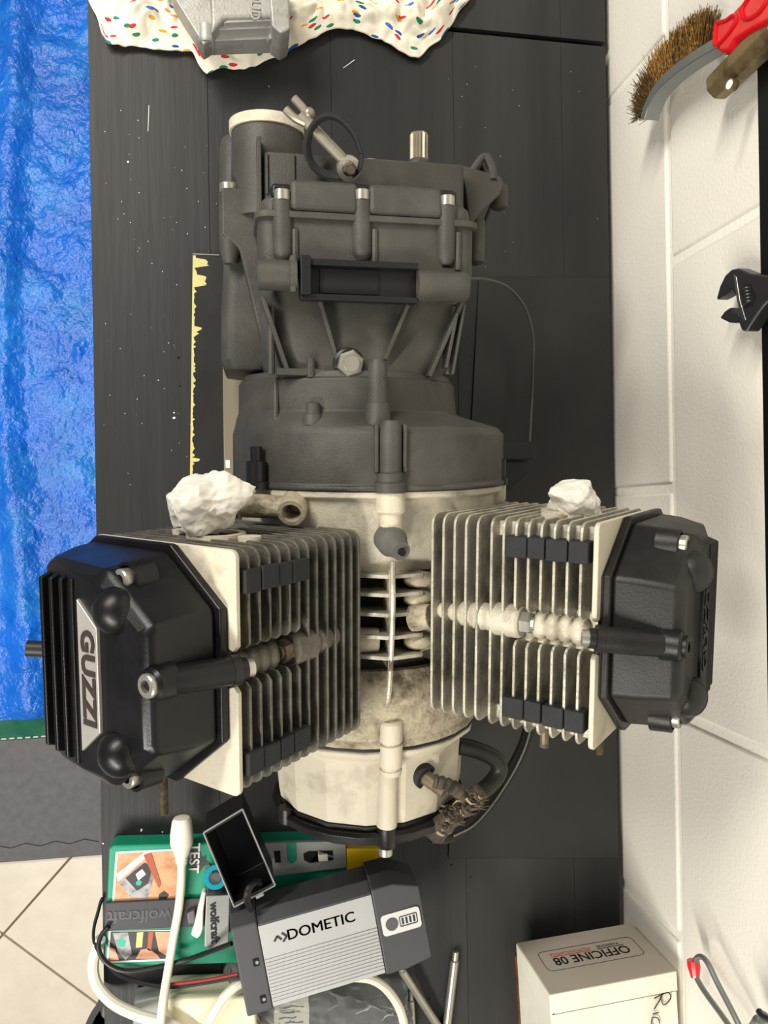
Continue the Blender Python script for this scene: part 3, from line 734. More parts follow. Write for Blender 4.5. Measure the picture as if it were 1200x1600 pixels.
# sensor with torn taped cable and hoses
q = P(661, 1211, .235); dn = Vector((.55, -.25, .8)).normalized()
bm = nb(); lathe(bm, q - dn * .012, dn, [(0, .014), (.010, .0142), (.014, .012), (.016, .012), (.016, .008), (.01, .007)], 22); obj('grommet', bm, 'rubber', tc_)
bm = nb(); cyl(bm, q - dn * .004, q + dn * .020 + Vector((.006, -.006, 0)), .0075, .0062, 16); obj('sensor_stem', bm, 'brown_steel', tc_)
bm = nb(); tube(bm, [P(678, 1220, .248), P(698, 1226, .25), P(716, 1236, .246), P(726, 1250, .238)], lambda t: .0062 + .001 * math.sin(t * 40), 12, 6); obj('sensor_lead', bm, 'tape_torn', tc_)
bm = nb(); tube(bm, [P(752, 1236, .232), P(728, 1256, .238), P(702, 1280, .236), P(676, 1304, .226)], lambda t: .0085 + .0035 * t + .0008 * math.sin(t * 34), 14, 8, .7); obj('taped_cable', bm, 'tape_torn', tc_)
rng = random.Random(5)
for k in range(64):
    t = rng.random(); cpx, cpy = 688 + 66 * t + rng.gauss(0, 7), 1290 - 46 * t + rng.gauss(0, 8)
    a = rng.uniform(0, 6.28); l = rng.uniform(8, 20); z_ = .242 + rng.uniform(0, .008)
    if k % 3 == 0: a = rng.uniform(-.9, .1); l *= 1.4
    bm = nb(); tube(bm, [P(cpx, cpy, z_), P(cpx + l * .5 * math.cos(a), cpy - l * .5 * math.sin(a), z_ + .003), P(cpx + l * math.cos(a + .5), cpy - l * math.sin(a + .5), z_ - .003)], lambda t: .0015 * (1 - .75 * t), 5, 2, .35); obj('torn_tape', bm, 'tape_torn' if k % 7 else 'tape_pale', tc_)
bm = nb(); tube(bm, [P(715, 1165, .19), P(745, 1172, .19), P(776, 1188, .19), P(778, 1210, .19), P(755, 1235, .20), P(722, 1255, .215), P(700, 1282, .225)], .0088, 12, 6); obj('hose', bm, 'hose_black', tc_)
bm = nb(); tube(bm, [P(826, 1140, .10), P(815, 1172, .11), P(796, 1208, .12), P(768, 1250, .14), P(735, 1285, .17), P(700, 1305, .20), P(672, 1305, .215)], .0075, 10, 6, .6); obj('cable_sheath', bm, 'worn_black', tc_)
bm = nb(); tube(bm, [P(829, 1140, .108), P(819, 1172, .118), P(801, 1209, .128), P(773, 1252, .148), P(742, 1288, .178), P(710, 1306, .205)], .0012, 6, 6); obj('sheath_edge', bm, 'jig_alu', tc_)

# sump under the engine so that it stands on the bench
def zl(y): return (.0006 - y * math.sin(PITCH)) / math.cos(PITCH)
bm = nb(); loft(bm, [rsec(.05, .204, .08, zl(-.24), .004, -.24), rsec(.04, .214, .08, zl(-.01), .004, -.01)]); obj('sump', bm, 'dirty_alu', cc)

# ---- cylinders
def build_cylinder(side, yc, finm, platem, coverm):
    S = Vector((side * r2, 0, r2)); W = Vector((-side * r2, 0, r2)); Y = Vector((0, 1, 0)); C0 = Vector((CX, yc, CZ))
    def Q(s, w, y): return C0 + S * s + W * w + Y * y
    HW, HY = .077, .087
    root = empty('barrel', Q(.12, 0, 0)); root.parent = eng; root.location = WLOC[root] - WLOC[eng]
    head = empty('cylinder_head', Q(.17, 0, 0)); head.parent = eng; head.location = WLOC[head] - WLOC[eng]
    # cores
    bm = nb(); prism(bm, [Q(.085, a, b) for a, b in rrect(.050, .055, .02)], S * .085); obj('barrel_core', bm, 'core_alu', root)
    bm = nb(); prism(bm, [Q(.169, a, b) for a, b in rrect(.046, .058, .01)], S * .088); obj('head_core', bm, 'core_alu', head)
    pitch = .01065; s0 = .1195; src = None
    for k in range(5):
        if src is None:
            bm = nb(); prism(bm, [Q(s0, a, b) for a, b in rrect(HW, HY, .010)], S * .0026); src = obj('fin', bm, finm, root, bevel=.0007, seg=1, ang=50)
        else: copy_at(src, 'fin', S * pitch * k, root)
    # the head fins part around the plug well on the valley side
    def notched(hw, hy, n0, n1, dep, sl, rc):
        o = []
        def arc(cx, cy, a0, a1, r, n=4):
            for i in range(n + 1):
                a = R(a0 + (a1 - a0) * i / n); o.append((cx + r * math.cos(a), cy + r * math.sin(a)))
        arc(hw - rc, hy - rc, 0, 90, rc); arc(-hw + rc, hy - rc, 90, 180, rc); arc(-hw + rc, -hy + rc, 180, 270, rc); arc(hw - rc, -hy + rc, 270, 360, rc)
        # upper/lower lips with small outward curl, then the well
        o += [(hw, n0 - sl), (hw - .004, n0 - sl + .004), (hw - dep * .55, n0 - .001), (hw - dep, n0 + .004), (hw - dep, n1 - .004), (hw - dep * .55, n1 + .001), (hw - .004, n1 + sl - .004), (hw, n1 + sl)]
        return o
    src = None
    ns = [s0 + pitch * 5 + .002 + i * pitch for i in range(8)]
    for i, s in enumerate(ns):
        if i < 2:
            o_ = rrect(HW, HY, .009)
            bm = nb(); prism(bm, [Q(s, a, b) for a, b in o_], S * .0026); obj('fin', bm, finm, head, bevel=.0007, seg=1, ang=50)
            continue
        if src is None:
            bm = nb(); prism(bm, [Q(s, a, b) for a, b in notched(HW, HY, -.010 + (.004 if side < 0 else 0), .010 + (.004 if side < 0 else 0), .034, .006, .009)], S * .0026); src = obj('fin', bm, finm, head, bevel=.0007, seg=1, ang=50); sb = s
        else: copy_at(src, 'fin', S * (s - sb), head)
    # corner webs between head fins
    for sy in (-1, 1):
        bm = nb()
        prism(bm, [Q(ns[0], HW - .012, sy * (HY - .004)), Q(ns[0], HW - .020, sy * (HY - .004)), Q(ns[0], HW - .020, sy * (HY - .016)), Q(ns[0], HW - .012, sy * (HY - .016))], S * (.2595 - ns[0])); obj('corner_web', bm, finm, head, bevel=.001)
    # outer plate of the head
    sp = ns[-1] + pitch
    bm = nb(); prism(bm, [Q(sp, a, b) for a, b in notched(HW + .0005, HY + .0005, -.014 + (.004 if side < 0 else 0), .014 + (.004 if side < 0 else 0), .022, .002, .006)], S * .0042); obj('head_plate', bm, platem, head, bevel=.001)
    # well floor, gallery bumps and head nut
    bm = nb(); prism(bm, [Q(ns[2], .046, -.016), Q(ns[2], .058, -.016), Q(ns[2], .054, 0), Q(ns[2], .058, .016), Q(ns[2], .046, .016)], S * (sp - ns[2])); obj('plug_well', bm, 'fin_shaded' if side < 0 else 'cast_alu', head, bevel=.003)
    for k, (s, r_) in enumerate(((.127, .0075), (.1385, .0085), (.150, .0115), (.162, .0125), (.1745, .0125), (.186, .0125))):
        bm = nb(); sph(bm, Q(s, .065, .002), r_, 2); obj('gallery_bump', bm, 'fin_shaded' if side < 0 else 'cast_alu', root if s < .17 else head)
    for i in range(3, 7):
        bm = nb(); sph(bm, Q(ns[i] + .0065, .060, 0), .0115, 2, (.8, 1, .8)); obj('gallery_bump', bm, 'fin_shaded' if side < 0 else 'cast_alu', head)
    bm = nb(); lathe(bm, Q(.176, .066, .002), S, [(0, .0135), (.022, .0135), (.024, .0118)], 22); obj('nut_boss', bm, 'cast_alu' if side > 0 else 'fin_shaded', head)
    hex_bolt('head_nut', Q(.1995, .066, .002), S, .0092, .009, 'brown_steel' if side < 0 else 'zinc', head)
    # damping rubbers in the fins: each of four cracked pieces
    for yb in (.065, -.066):
        a = ns[1] + .004
        for (p0, p1) in ((0, .27), (.28, .49), (.50, .76), (.77, 1)):
            s_a, s_b = a + (sp - .003 - a) * p0, a + (sp - .003 - a) * p1
            j = random.uniform(-.0006, .0006)
            bm = nb(); prism(bm, [Q(s_a, HW - .012, yb - .0085 + j), Q(s_a, HW + .0035 + j, yb - .0085 + j), Q(s_a, HW + .0035 + j, yb + .0085 + j), Q(s_a, HW - .012, yb + .0085 + j)], S * (s_b - s_a)); obj('damping_rubber', bm, 'rubber', head, bevel=.0012)
    # intake stub on the +y side, exhaust studs on the -y side
    bm = nb(); lathe(bm, Q(.212, .004, HY - .02), (0, 1, 0), [(0, .025), (.016, .025), (.018, .023), (.022, .023), (.022, .018), (.012, .017)], 28); obj('intake_port', bm, 'clean_alu', head)
    for w in (-.034, .040):
        bm = nb(); lathe(bm, Q(.212, w, HY - .012), (0, 1, 0), [(0, .009), (.014, .009)], 14); obj('port_lug', bm, 'clean_alu', head)
    for w, ln in (((.060, .012), (-.078, .066)) if side > 0 else ((-.060, .070), (.02, .02))):
        bm = nb(); prof = [(0, .0036), (.02, .0036)]; t = .02
        while t < ln + .01: prof += [(t + .0008, .0042), (t + .0016, .0036)]; t += .0016
        lathe(bm, Q(.218, w, -HY + .01), (0, -1, 0), prof, 10); obj('exhaust_stud', bm, 'brown_steel', head)

    # ---- valve cover
    cov = empty('valve_cover', Q(sp + .004, 0, 0)); cov.parent = eng; cov.location = WLOC[cov] - WLOC[eng]
    sf = sp + .0045
    fl = [(.070, .047), (.020, .088), (-.066, .088), (-.080, .079), (-.080, -.079), (-.066, -.088), (.020, -.088), (.070, -.047)]
    def scl(k, dw=0): return [(a * k + dw, b * k) for a, b in fl]
    bm = nb(); prism(bm, [Q(sf - .002, a, b) for a, b in scl(.985)], S * .003); obj('cover_gasket', bm, 'gasket', cov)
    bm = nb(); prism(bm, [Q(sf + .001, a, b) for a, b in fl], S * .006); obj('cover_flange', bm, coverm, cov, bevel=.0016, seg=3)
    top = [(.058, .042), (.012, .076), (-.064, .077), (-.077, .069), (-.077, -.069), (-.064, -.077), (.012, -.076), (.058, -.042)]
    mid = [(.063, .045), (.017, .081), (-.066, .082), (-.080, .074), (-.080, -.074), (-.066, -.082), (.017, -.081), (.063, -.045)]
    lo = [(.065, .046), (.018, .083), (-.066, .084), (-.080, .076), (-.080, -.076), (-.066, -.084), (.018, -.083), (.065, -.046)]
    h_mid, h_top = .018, .052
    inn = [(.052, .037), (.006, .068), (-.016, .070), (-.018, .058), (-.018, -.058), (-.016, -.070), (.006, -.068), (.052, -.037)]
    def lev_(o_, h, drop=0): return [Q(sf + .006 + h - (drop if a < -.05 else 0), a, b) for a, b in o_]
    bm = nb(); loft(bm, [lev_(lo, 0), lev_(mid, h_mid), lev_(top, h_top - .005, .010), lev_(inn, h_top)]); obj('cover_shell', bm, coverm, cov, bevel=.0042, seg=3, ang=20)
    # cooling ribs along the lower side
    st = sf + .006 + h_top
    for k, w in enumerate((-.0225, -.0365, -.0505, -.0645)):
        bm = nb(); hh = .073 - .001 * k
        prism(bm, [Q(st - .022, w - .0022, -hh), Q(st - .022, w - .0022, hh), Q(st + .001 - .0012 * k, w - .0022, hh - .007), Q(st + .001 - .0012 * k, w - .0022, -hh + .007)], W * .0044); obj('cooling_rib', bm, coverm, cov, bevel=.0015, seg=2)
    # name plate, long edge towards the ribs
    bm = nb(); sb_ = st - .001
    prism(bm, [Q(sb_, -.0135, .054), Q(sb_, .0080, .036), Q(sb_, .0080, -.036), Q(sb_, -.0135, -.054)], S * .0035); obj('name_plate', bm, 'badge_silver' if side < 0 else coverm, cov, bevel=.0008)
    tx = Vector((0, -1, 0)) if side < 0 else Vector((0, 1, 0))
    text('raised_lettering', 'GUZZI', .0195, frame(Q(sb_ + .0037, -.0025, 0), tx, W), 'badge_ink' if side < 0 else 'satin_black', cov, extrude=.0006, bold=.0007, sx=1.13, space=1.05)
    # rocker domes and screws
    for sy in (-1, 1):
        bm = nb(); g = bmesh.ops.create_icosphere(bm, subdivisions=3, radius=1)
        for v in g['verts']:
            q_ = v.co.copy(); v.co = Q(st - .004, .021, sy * .049) + S * q_.z * .015 + W * q_.x * .0165 + Y * q_.y * .0165
        obj('rocker_dome', bm, coverm, cov)
        bm = nb(); lathe(bm, Q(st - .030, .020, sy * .0685), S, [(0, .0135), (.016, .0120), (.0165, .0095), (.006, .009)], 20); obj('screw_well', bm, coverm, cov)
        cap_screw('cap_screw', Q(st - .018, .020, sy * .0685), S, .0078, .010, 'zinc', cov)
    # centre screw on its arm
    A_, B_ = (Q(st - .006, .058, .006), Q(sf + .003, .080, .006)) if side < 0 else (Q(st - .006, .056, -.001), Q(sf + .003, .082, .002))
    bm = nb(); tube(bm, [A_ - S * .004, A_ + (B_ - A_) * .5 + S * .001, B_], .0100, 14, 5); obj('screw_arm', bm, coverm, cov)
    bm = nb(); lathe(bm, B_ - (B_ - A_).normalized() * .004, B_ - A_, [(0, .0105), (.006, .0105), (.0065, .0078), (.011, .0076)], 18); obj('arm_ferrule', bm, 'worn_black', cov)
    bm = nb(); lathe(bm, B_ + (B_ - A_).normalized() * .006, B_ - A_, [(0, .0064), (.006, .0062), (.006, .004), (.002, .004)], 18); obj('arm_tip', bm, 'zinc', cov)
    bm = nb(); lathe(bm, A_ - S * .01, S, [(0, .0125), (.014, .0115), (.016, .0098)], 24); obj('screw_seat', bm, coverm, cov)
    cap_screw('cap_screw', A_ + S * .0035, S, .0082, .006, 'zinc' if side < 0 else 'worn_black', cov)
    bm = nb(); lathe(bm, A_ + S * .006, S, [(0, .0040), (.0008, .0040)], 6); obj('socket', bm, 'dark_hole', cov)
    return Q
QL = build_cylinder(-1, -.0727, 'fin_shaded', 'clean_alu', 'satin_black')
QR = build_cylinder(1, -.0593, 'fin_alu', 'clean_alu', 'worn_black')
# plug lead stub behind the left cover
bm = nb(); cyl(bm, P(42, 1013, .25), P(95, 1015, .25), .0068, .0068, 14); obj('plug_stub', bm, 'hose_black', eng)

ENG = False; eng.rotation_euler.x = PITCH
# ------------------------------------------------------------------ paper wads in the intake ports
def wad(name, c, rad, label, seed, stretch=(1, 1, 1)):
    rg = random.Random(seed)
    planes = [(Vector((rg.gauss(0, 1), rg.gauss(0, 1), rg.gauss(0, 1))).normalized(), rg.uniform(.72, 1.0)) for _ in range(30)]
    bm = nb(); g = bmesh.ops.create_icosphere(bm, subdivisions=6, radius=1)
    o = Vector((seed, seed * 2, seed * 3))
    for v in g['verts']:
        n_ = v.co.normalized(); w_ = (n_ + .16 * noise.noise_vector(n_ * 2.2 + o) + .05 * noise.noise_vector(n_ * 6 + o)).normalized()
        d = min(h / max(w_.dot(q), .05) for q, h in planes)
        d = d * .8 + .2 + 0.24 * noise.noise(n_ * 1.3 + o) - .07 * abs(noise.noise(n_ * 3.4 + o)) - .02 * abs(noise.noise(n_ * 9 + o))
        v.co = Vector(c) + Vector((n_.x * stretch[0], n_.y * stretch[1], n_.z * stretch[2])) * rad * d
    return tag(obj(name, bm, 'paper_white', None, ang=35), label, 'paper', 'paper wads plugging the intake ports')
cL = to_world(QL(.218, .002, .112)); cR = to_world(QR(.218, .006, .100))
wad('crumpled_paper', cL, .030, 'large crumpled white paper wad plugging the port by the silver GUZZI plate', 1.3, (1.05, .9, 1.0))
wad('crumpled_paper', cR, .0235, 'smaller crumpled white paper wad plugging the port nearest the white wall', 4.7, (1.1, .8, 1))

# ------------------------------------------------------------------ printed rag with an aluminium casing on it
edge = [(140, 0), (165, 70), (222, 74), (298, 82), (310, 100), (325, 116), (400, 104), (450, 86), (480, 62), (520, 46), (552, 46), (592, 60), (640, 86), (655, 90), (690, 60), (716, 26), (738, 0)]
def edge_y(px):
    for (a, b), (c, d) in zip(edge, edge[1:]):
        if a <= px <= c: return b + (d - b) * (px - a) / (c - a)
    return 0
def cloth_h(x, y): return .012 + .010 * noise.noise(Vector((x * 14, y * 14, 2))) + .020 * abs(noise.noise(Vector((x * 34, y * 26, 5)))) + .010 * abs(noise.noise(Vector((x * 75, y * 75, 9))))
def cloth_fn(u, v):
    px = 139 + u * 600; lowy = edge_y(px); py = -150 + v * (lowy + 150)
    p = P(px, py, 0.008)
    e = min(1, (1 - v) * 5, u * 12, (1 - u) * 12)
    z = .0025 + max(0, cloth_h(p.x, p.y)) * (0.35 + .65 * e)
    return Vector((p.x + .004 * noise.noise(Vector((p.x * 40, p.y * 40, 1))), p.y + .004 * noise.noise(Vector((p.x * 40, p.y * 40, 7))), z))
bm = nb(); grid(bm, cloth_fn, 190, 90, uv=True)
o = obj('printed_rag', bm, 'printed_cloth', None, ang=60)
sm = o.modifiers.new('solid', 'SOLIDIFY'); sm.thickness = .0015; sm.offset = -1
tag(o, 'crumpled cream rag printed with small coloured leaves at the bench end', 'rag')

cas = empty('casting_cover', P(365, 20, .03), 'bare grey aluminium casting with bolt lugs lying on the printed rag', 'casting')
z_ = .03
def prz(bm, pts, zb, zt): return prism(bm, [Vector((p.x, p.y, zb)) for p in (P(a, b, zt) for a, b in pts)], (0, 0, zt - zb))
mat('raw_alu', (168, 166, 160), .45, metal=.35, rgb2=(132, 130, 124), mix_scale=20, var=.06, bump=.2, bump_scale=400)
bm = nb(); prz(bm, [(262, -60), (330, -60), (334, 20), (330, 62), (318, 70), (268, -10)], z_, .060); obj('side_web', bm, 'raw_alu', cas, bevel=.002)
bm = nb(); prz(bm, [(326, -60), (428, -60), (432, 26), (350, 28), (330, 52)], z_, .078); obj('casting_body', bm, 'raw_alu', cas, bevel=.004, seg=3)
for a, b, zt in ((30, 36, .074), (40, 47, .068), (54, 64, .058)):
    bm = nb(); prz(bm, [(356 - (a - 30), a), (432, a - 4), (434, b - 4), (348 - (a - 30), b)], z_, zt); obj('ledge', bm, 'raw_alu', cas, bevel=.0012)
bm = nb(); prz(bm, [(416, -60), (450, -60), (454, 44), (440, 52), (424, 40)], z_, .084); obj('end_flange', bm, 'raw_alu', cas, bevel=.003)
for px, py in ((323, 64), (428, 62)):
    c = P(px, py, .05)
    bm = nb(); lathe(bm, (c.x, c.y + .012, .055), (0, -1, 0), [(0, .009), (.016, .009), (.018, .0075), (.018, .005), (.008, .005)], 18); obj('bolt_lug', bm, 'raw_alu', cas)
text('cast_lettering', 'DUD', .015, frame(P(398, 8, .0786), (0, -1, 0), (1, 0, 0)), 'raw_alu', cas, extrude=.0008, bold=.0003)

# ------------------------------------------------------------------ tool rail and tools on the wall
zr = PW(1194, 800, XW - .012).z
bm = nb(); box(bm, (XW - .006, .2, zr + .03), (.012, 1.16, .06))
o = obj('tool_rail', bm, 'rail_black', None, bevel=.001)
tag(o, 'long black tool rail fixed along the white block wall', 'tool rail')

XB = XW - .032
brush = empty('wire_brush', PW(1110, 80, XB), 'brass-bristled wire brush with moulded red handle hanging on the wall', 'wire brush')
spine = smooth_pts([PW(a, b, XB) for a, b in ((1013, 184), (1021, 160), (1038, 130), (1070, 100), (1105, 76), (1135, 58))], 6)
bm = nb(); rows = []
nrm = []
for i, p in enumerate(spine):
    t = (spine[min(i + 1, len(spine) - 1)] - spine[max(i - 1, 0)]).normalized(); n_ = Vector((0, -t.z, t.y))
    if n_.y < 0: n_ = -n_
    nrm.append((t, n_))
    rows.append([p + Vector((-.010, 0, 0)), p + Vector((.008, 0, 0)), p + Vector((.008, 0, 0)) - n_ * .0105, p + Vector((-.010, 0, 0)) - n_ * .0105])
loft(bm, rows); obj('metal_back', bm, 'grey_metal', brush, bevel=.0012)
bm = nb(); rng = random.Random(2)
for k in range(2600):
    f = rng.random() ** .9 * (len(spine) - 7); i = int(f); p = spine[i].lerp(spine[i + 1], f - i); t, n_ = nrm[i]
    l = .036 * (.75 + .25 * min(1, f / 6)) * rng.uniform(.8, 1.05)
    a = p + Vector((rng.uniform(-.009, .007), 0, 0)); splay = t * rng.gauss(0, .16) + Vector((1, 0, 0)) * rng.gauss(0, .14)
    d = (n_ + splay - t * (.35 if f < 3 and rng.random() < .3 else 0)).normalized(); kx = t * rng.gauss(0, .0012)
    c = a + d * l; w = Vector((.00028, 0, 0)); m_ = a + d * l * .55 + kx
    w2 = d.cross(w).normalized() * .00028
    v = [bm.verts.new(q) for q in (a - w2, a + w2, m_ - w2, m_ + w2, c - w2, c + w2)]
    bm.faces.new((v[0], v[1], v[3], v[2])); bm.faces.new((v[2], v[3], v[5], v[4]))
    v = [bm.verts.new(q) for q in (a - w, a + w, m_ - w, m_ + w, c - w, c + w)]
    bm.faces.new((v[0], v[1], v[3], v[2])); bm.faces.new((v[2], v[3], v[5], v[4]))
br = obj('bristles', bm, 'bristle', brush, smooth=False, recalc=False); br['kind'] = 'stuff'
hp = [(1116, 30), (1112, 58), (1114, 74), (1124, 85), (1136, 84), (1147, 66), (1172, 50), (1204, 34), (1232, 14), (1246, -30), (1185, -34), (1156, 4), (1136, 26)]
bm = nb(); prism(bm, [PW(a, b, XB - .012) for a, b in hp], (.024, 0, 0)); obj('handle', bm, 'red_plastic', brush, bevel=.005, seg=3)
for lp in (((1119, 36), (1117, 70), (1131, 60), (1150, 34), (1146, 24), (1134, 32), (1119, 36)), ((1158, 14), (1164, 30), (1185, 20), (1198, -4), (1176, -10), (1158, 14))):
    bm = nb(); tube(bm, [PW(a, b, XB - .0125) for a, b in lp], .0018, 8, 4); obj('moulded_ridge', bm, 'red_plastic', brush)

XT = XW - .026
bar = empty('hand_scraper', PW(1150, 100, XT), 'worn bronze-coloured metal hand tool with hanging hole below the red brush', 'hand tool')
A, B = PW(1119, 138, XT), PW(1222, 36, XT)
bm = nb(); lathe(bm, A, B - A, [(0, .010), (.004, .0145), ((B - A).length, .0155)], 8, .4); obj('metal_sleeve', bm, 'bronze_handle', bar, bevel=.0015)
c = PW(1139, 133, XT - .0155); 
bm = nb(); lathe(bm, c + Vector((.006, 0, 0)), (-1, 0, .2), [(0, .0042), (.0065, .0042)], 16); obj('hanging_hole', bm, 'card_white', bar)
bm = nb(); ring(bm, c + Vector((.006, 0, 0)), (-1, 0, .2), .0052, .0042, .007, 16); obj('hole_rim', bm, 'bronze_handle', bar)

XS = XW - .022
wr = empty('adjustable_wrench', PW(1180, 460, XS), 'black adjustable wrench with open jaws hanging on the wall', 'wrench')
def wp(bm, pts, x0, th): return prism(bm, [PW(a, b, x0) for a, b in pts], (th, 0, 0))
bm = nb(); wp(bm, [(1118, 469), (1124, 447), (1132, 430), (1142, 421), (1152, 419), (1172, 427), (1200, 431), (1270, 428), (1270, 452), (1212, 462), (1196, 474), (1166, 518), (1158, 517), (1150, 496), (1156, 492), (1149, 462), (1142, 452), (1134, 460)], XS - .007, .014); obj('fixed_jaw', bm, 'wrench_black', wr, bevel=.0022, seg=3)
bm = nb(); wp(bm, [(1124, 497), (1132, 486), (1141, 480), (1146, 488), (1153, 488), (1158, 503), (1148, 505), (1138, 504)], XS - .006, .011); obj('movable_jaw', bm, 'wrench_black', wr, bevel=.0015)
bm = nb(); wp(bm, [(1146, 428), (1150, 432), (1156, 470), (1165, 500), (1160, 502), (1151, 470)], XS - .0076, .002); obj('ground_face', bm, 'steel', wr, bevel=.0004)
bm = nb(); wp(bm, [(1160, 450), (1172, 444), (1182, 462), (1176, 478), (1164, 474)], XS - .0075, .002); obj('screw_window', bm, 'dark_hole', wr)
A, B = PW(1167, 450, XS - .0065), PW(1171, 476, XS - .0065); n_ = 5; prof = []
for k in range(n_):
    L_ = (B - A).length; prof += [(L_ * k / n_, .0042), (L_ * (k + .35) / n_, .0058), (L_ * (k + .65) / n_, .0058)]
prof.append((L_, .0042))
bm = nb(); lathe(bm, A, B - A, prof, 18); obj('knurled_screw', bm, 'wrench_black', wr)
bm = nb(); tube(bm, [PW(1166, 517, XS - .007), PW(1194, 476, XS - .007), PW(1212, 463, XS - .007)], .0012, 8, 4); obj('polished_edge', bm, 'steel', wr)

XH = XW - .028
hook = empty('wire_bail', PW(1110, 1560, XH), 'bent steel wire bail with red sleeve at its tip leaning on the wall', 'wire bail')
bm = nb(); tube(bm, [PW(a, b, XH) for a, b in ((1172, 1640), (1150, 1592), (1122, 1538), (1106, 1505), (1096, 1495), (1088, 1498), (1084, 1508))], .0028, 10, 6); obj('wire', bm, 'grey_metal', hook)
bm = nb(); tube(bm, [PW(a, b, XH) for a, b in ((1084, 1520), (1100, 1548), (1136, 1598), (1162, 1640))], .0028, 10, 4); obj('wire', bm, 'grey_metal', hook)
A, B = PW(1083, 1500, XH), PW(1086, 1526, XH)
bm = nb(); lathe(bm, A, B - A, [(0, .0062), (.006, .0066), (.0165, .0045)], 10); obj('red_sleeve', bm, 'red_plastic', hook)
fit = empty('pliers_joint', PW(1195, 1592, XH), 'small dark steel tool joint beside the red-tipped wire bail', 'tool')
bm = nb(); lathe(bm, PW(1180, 1612, XH), PW(1198, 1582, XH) - PW(1180, 1612, XH), [(0, .007), (.016, .007), (.018, .005), (.026, .005)], 14); obj('steel_barrel', bm, 'grey_metal', fit)
bm = nb(); tube(bm, [PW(1186, 1580, XH - .006), PW(1192, 1588, XH - .007), PW(1204, 1594, XH - .007)], .003, 10, 4); obj('steel_lever', bm, 'wrench_black', fit)

# ------------------------------------------------------------------ parts carton by the wall
zb, zt = .027, .132
ca = P(806, 1474, zb); cb = P(984, 1443, zb); ux = (cb - ca); wbx = ux.length; ux.normalize(); uy = Vector((ux.y, -ux.x, 0))
if cb.x > XW - .004: ca.x -= cb.x - (XW - .004); cb.x = XW - .004
carton = empty('parts_carton', ca + ux * wbx / 2 + uy * .08 - Vector((0, 0, .0)), 'small white cardboard parts carton with printed logo and pen writing against the wall', 'carton')
dpt = .20
def CB(u, v, h): return ca + ux * u + uy * v + Vector((0, 0, h))
bm = nb(); prism(bm, [CB(0, 0, 0), CB(wbx, 0, 0), CB(wbx, dpt, 0), CB(0, dpt, 0)], (0, 0, zt - zb - .0015)); obj('carton_body', bm, 'carton', carton, bevel=.0012)
bm = nb(); prism(bm, [CB(.001, -.0016, .002), CB(wbx, -.0016, .002), CB(wbx, -.0004, .002), CB(.001, -.0004, .002)], (0, 0, zt - zb - .003)); obj('printed_side', bm, 'carton_shaded', carton, bevel=.0004)
bm = nb(); prism(bm, [CB(.0, -.0016, zt - zb - .0014), CB(wbx, -.0016, zt - zb - .0014), CB(wbx, .020, zt - zb - .0014), CB(.004, .020, zt - zb - .0014)], (0, 0, .002)); obj('lid_flap', bm, 'carton', carton, bevel=.0007)
bm = nb(); prism(bm, [CB(.002, .0204, zt - zb - .0014), CB(wbx, .0204, zt - zb - .0014), CB(wbx, .0216, zt - zb - .0014), CB(.002, .0216, zt - zb - .0014)], (0, 0, .0002)); obj('flap_gap', bm, 'tape_torn', carton)
fm = frame(CB(wbx * .5, -.0018, (zt - zb) * .48), -ux, (0, 0, 1))
text('printed_logo', 'OFFICINE 08', .0205, fm, 'ink_black', carton, extrude=.0001, bold=.0003, sx=.84)
text('printed_logo', 'PASSIONE', .0062, frame(CB(wbx * .5 + .026, -.0018, (zt - zb) * .48 - .0135), -ux, (0, 0, 1)), 'ink_black', carton, extrude=.0001, sx=1.0)
text('printed_logo', 'MOTOCICLISTICA', .0062, frame(CB(wbx * .5 - .022, -.0018, (zt - zb) * .48 - .0135), -ux, (0, 0, 1)), 'ink_red', carton, extrude=.0001, sx=1.0)
for u, w, m_ in ((.028, .034, 'ink_black'), (-.022, .050, 'ink_red')):
    bm = nb(); c = CB(wbx * .5 + u, -.0018, (zt - zb) * .48 - .0092); prism(bm, [c - ux * w / 2, c + ux * w / 2, c + ux * w / 2 + Vector((0, 0, .001)), c - ux * w / 2 + Vector((0, 0, .001))], uy * -.0002); obj('printed_line', bm, m_, carton, smooth=False)
bm = nb(); pts = [CB(wbx * .5, -.0018, (zt - zb) * .455) + ux * a + Vector((0, 0, b)) for a, b in rrect(.060, .019, .007)]
for p_, q_ in zip(pts, pts[1:] + pts[:1]): cyl(bm, p_, q_, .00035, seg=5)
obj('printed_frame', bm, 'ink_black', carton)
def pen(pts, closed=False):
    bm = nb(); tube(bm, [P(a, b, zt + .0008) for a, b in pts], .0006, 6, 5); obj('pen_stroke', bm, 'ink_black', carton)
pen([(1022, 1560), (1034, 1554), (1044, 1551), (1048, 1556), (1046, 1563), (1038, 1570), (1034, 1565), (1032, 1557)]); pen([(1036, 1552), (1030, 1564), (1022, 1577)])
pen([(1020, 1584), (1029, 1582)]); pen([(1031, 1599), (1028, 1591), (1020, 1590), (1018, 1600), (1024, 1608)])
bm = nb(); prism(bm, [CB(.006, .03, -.0265), CB(wbx - .004, .03, -.0265), CB(wbx - .004, dpt - .004, -.0265), CB(.006, dpt - .004, -.0265)], (0, 0, .0262))
o = obj('wooden_block', bm, 'brown_wood', None, bevel=.001); tag(o, 'brown wooden block under the white parts carton', 'wood block')

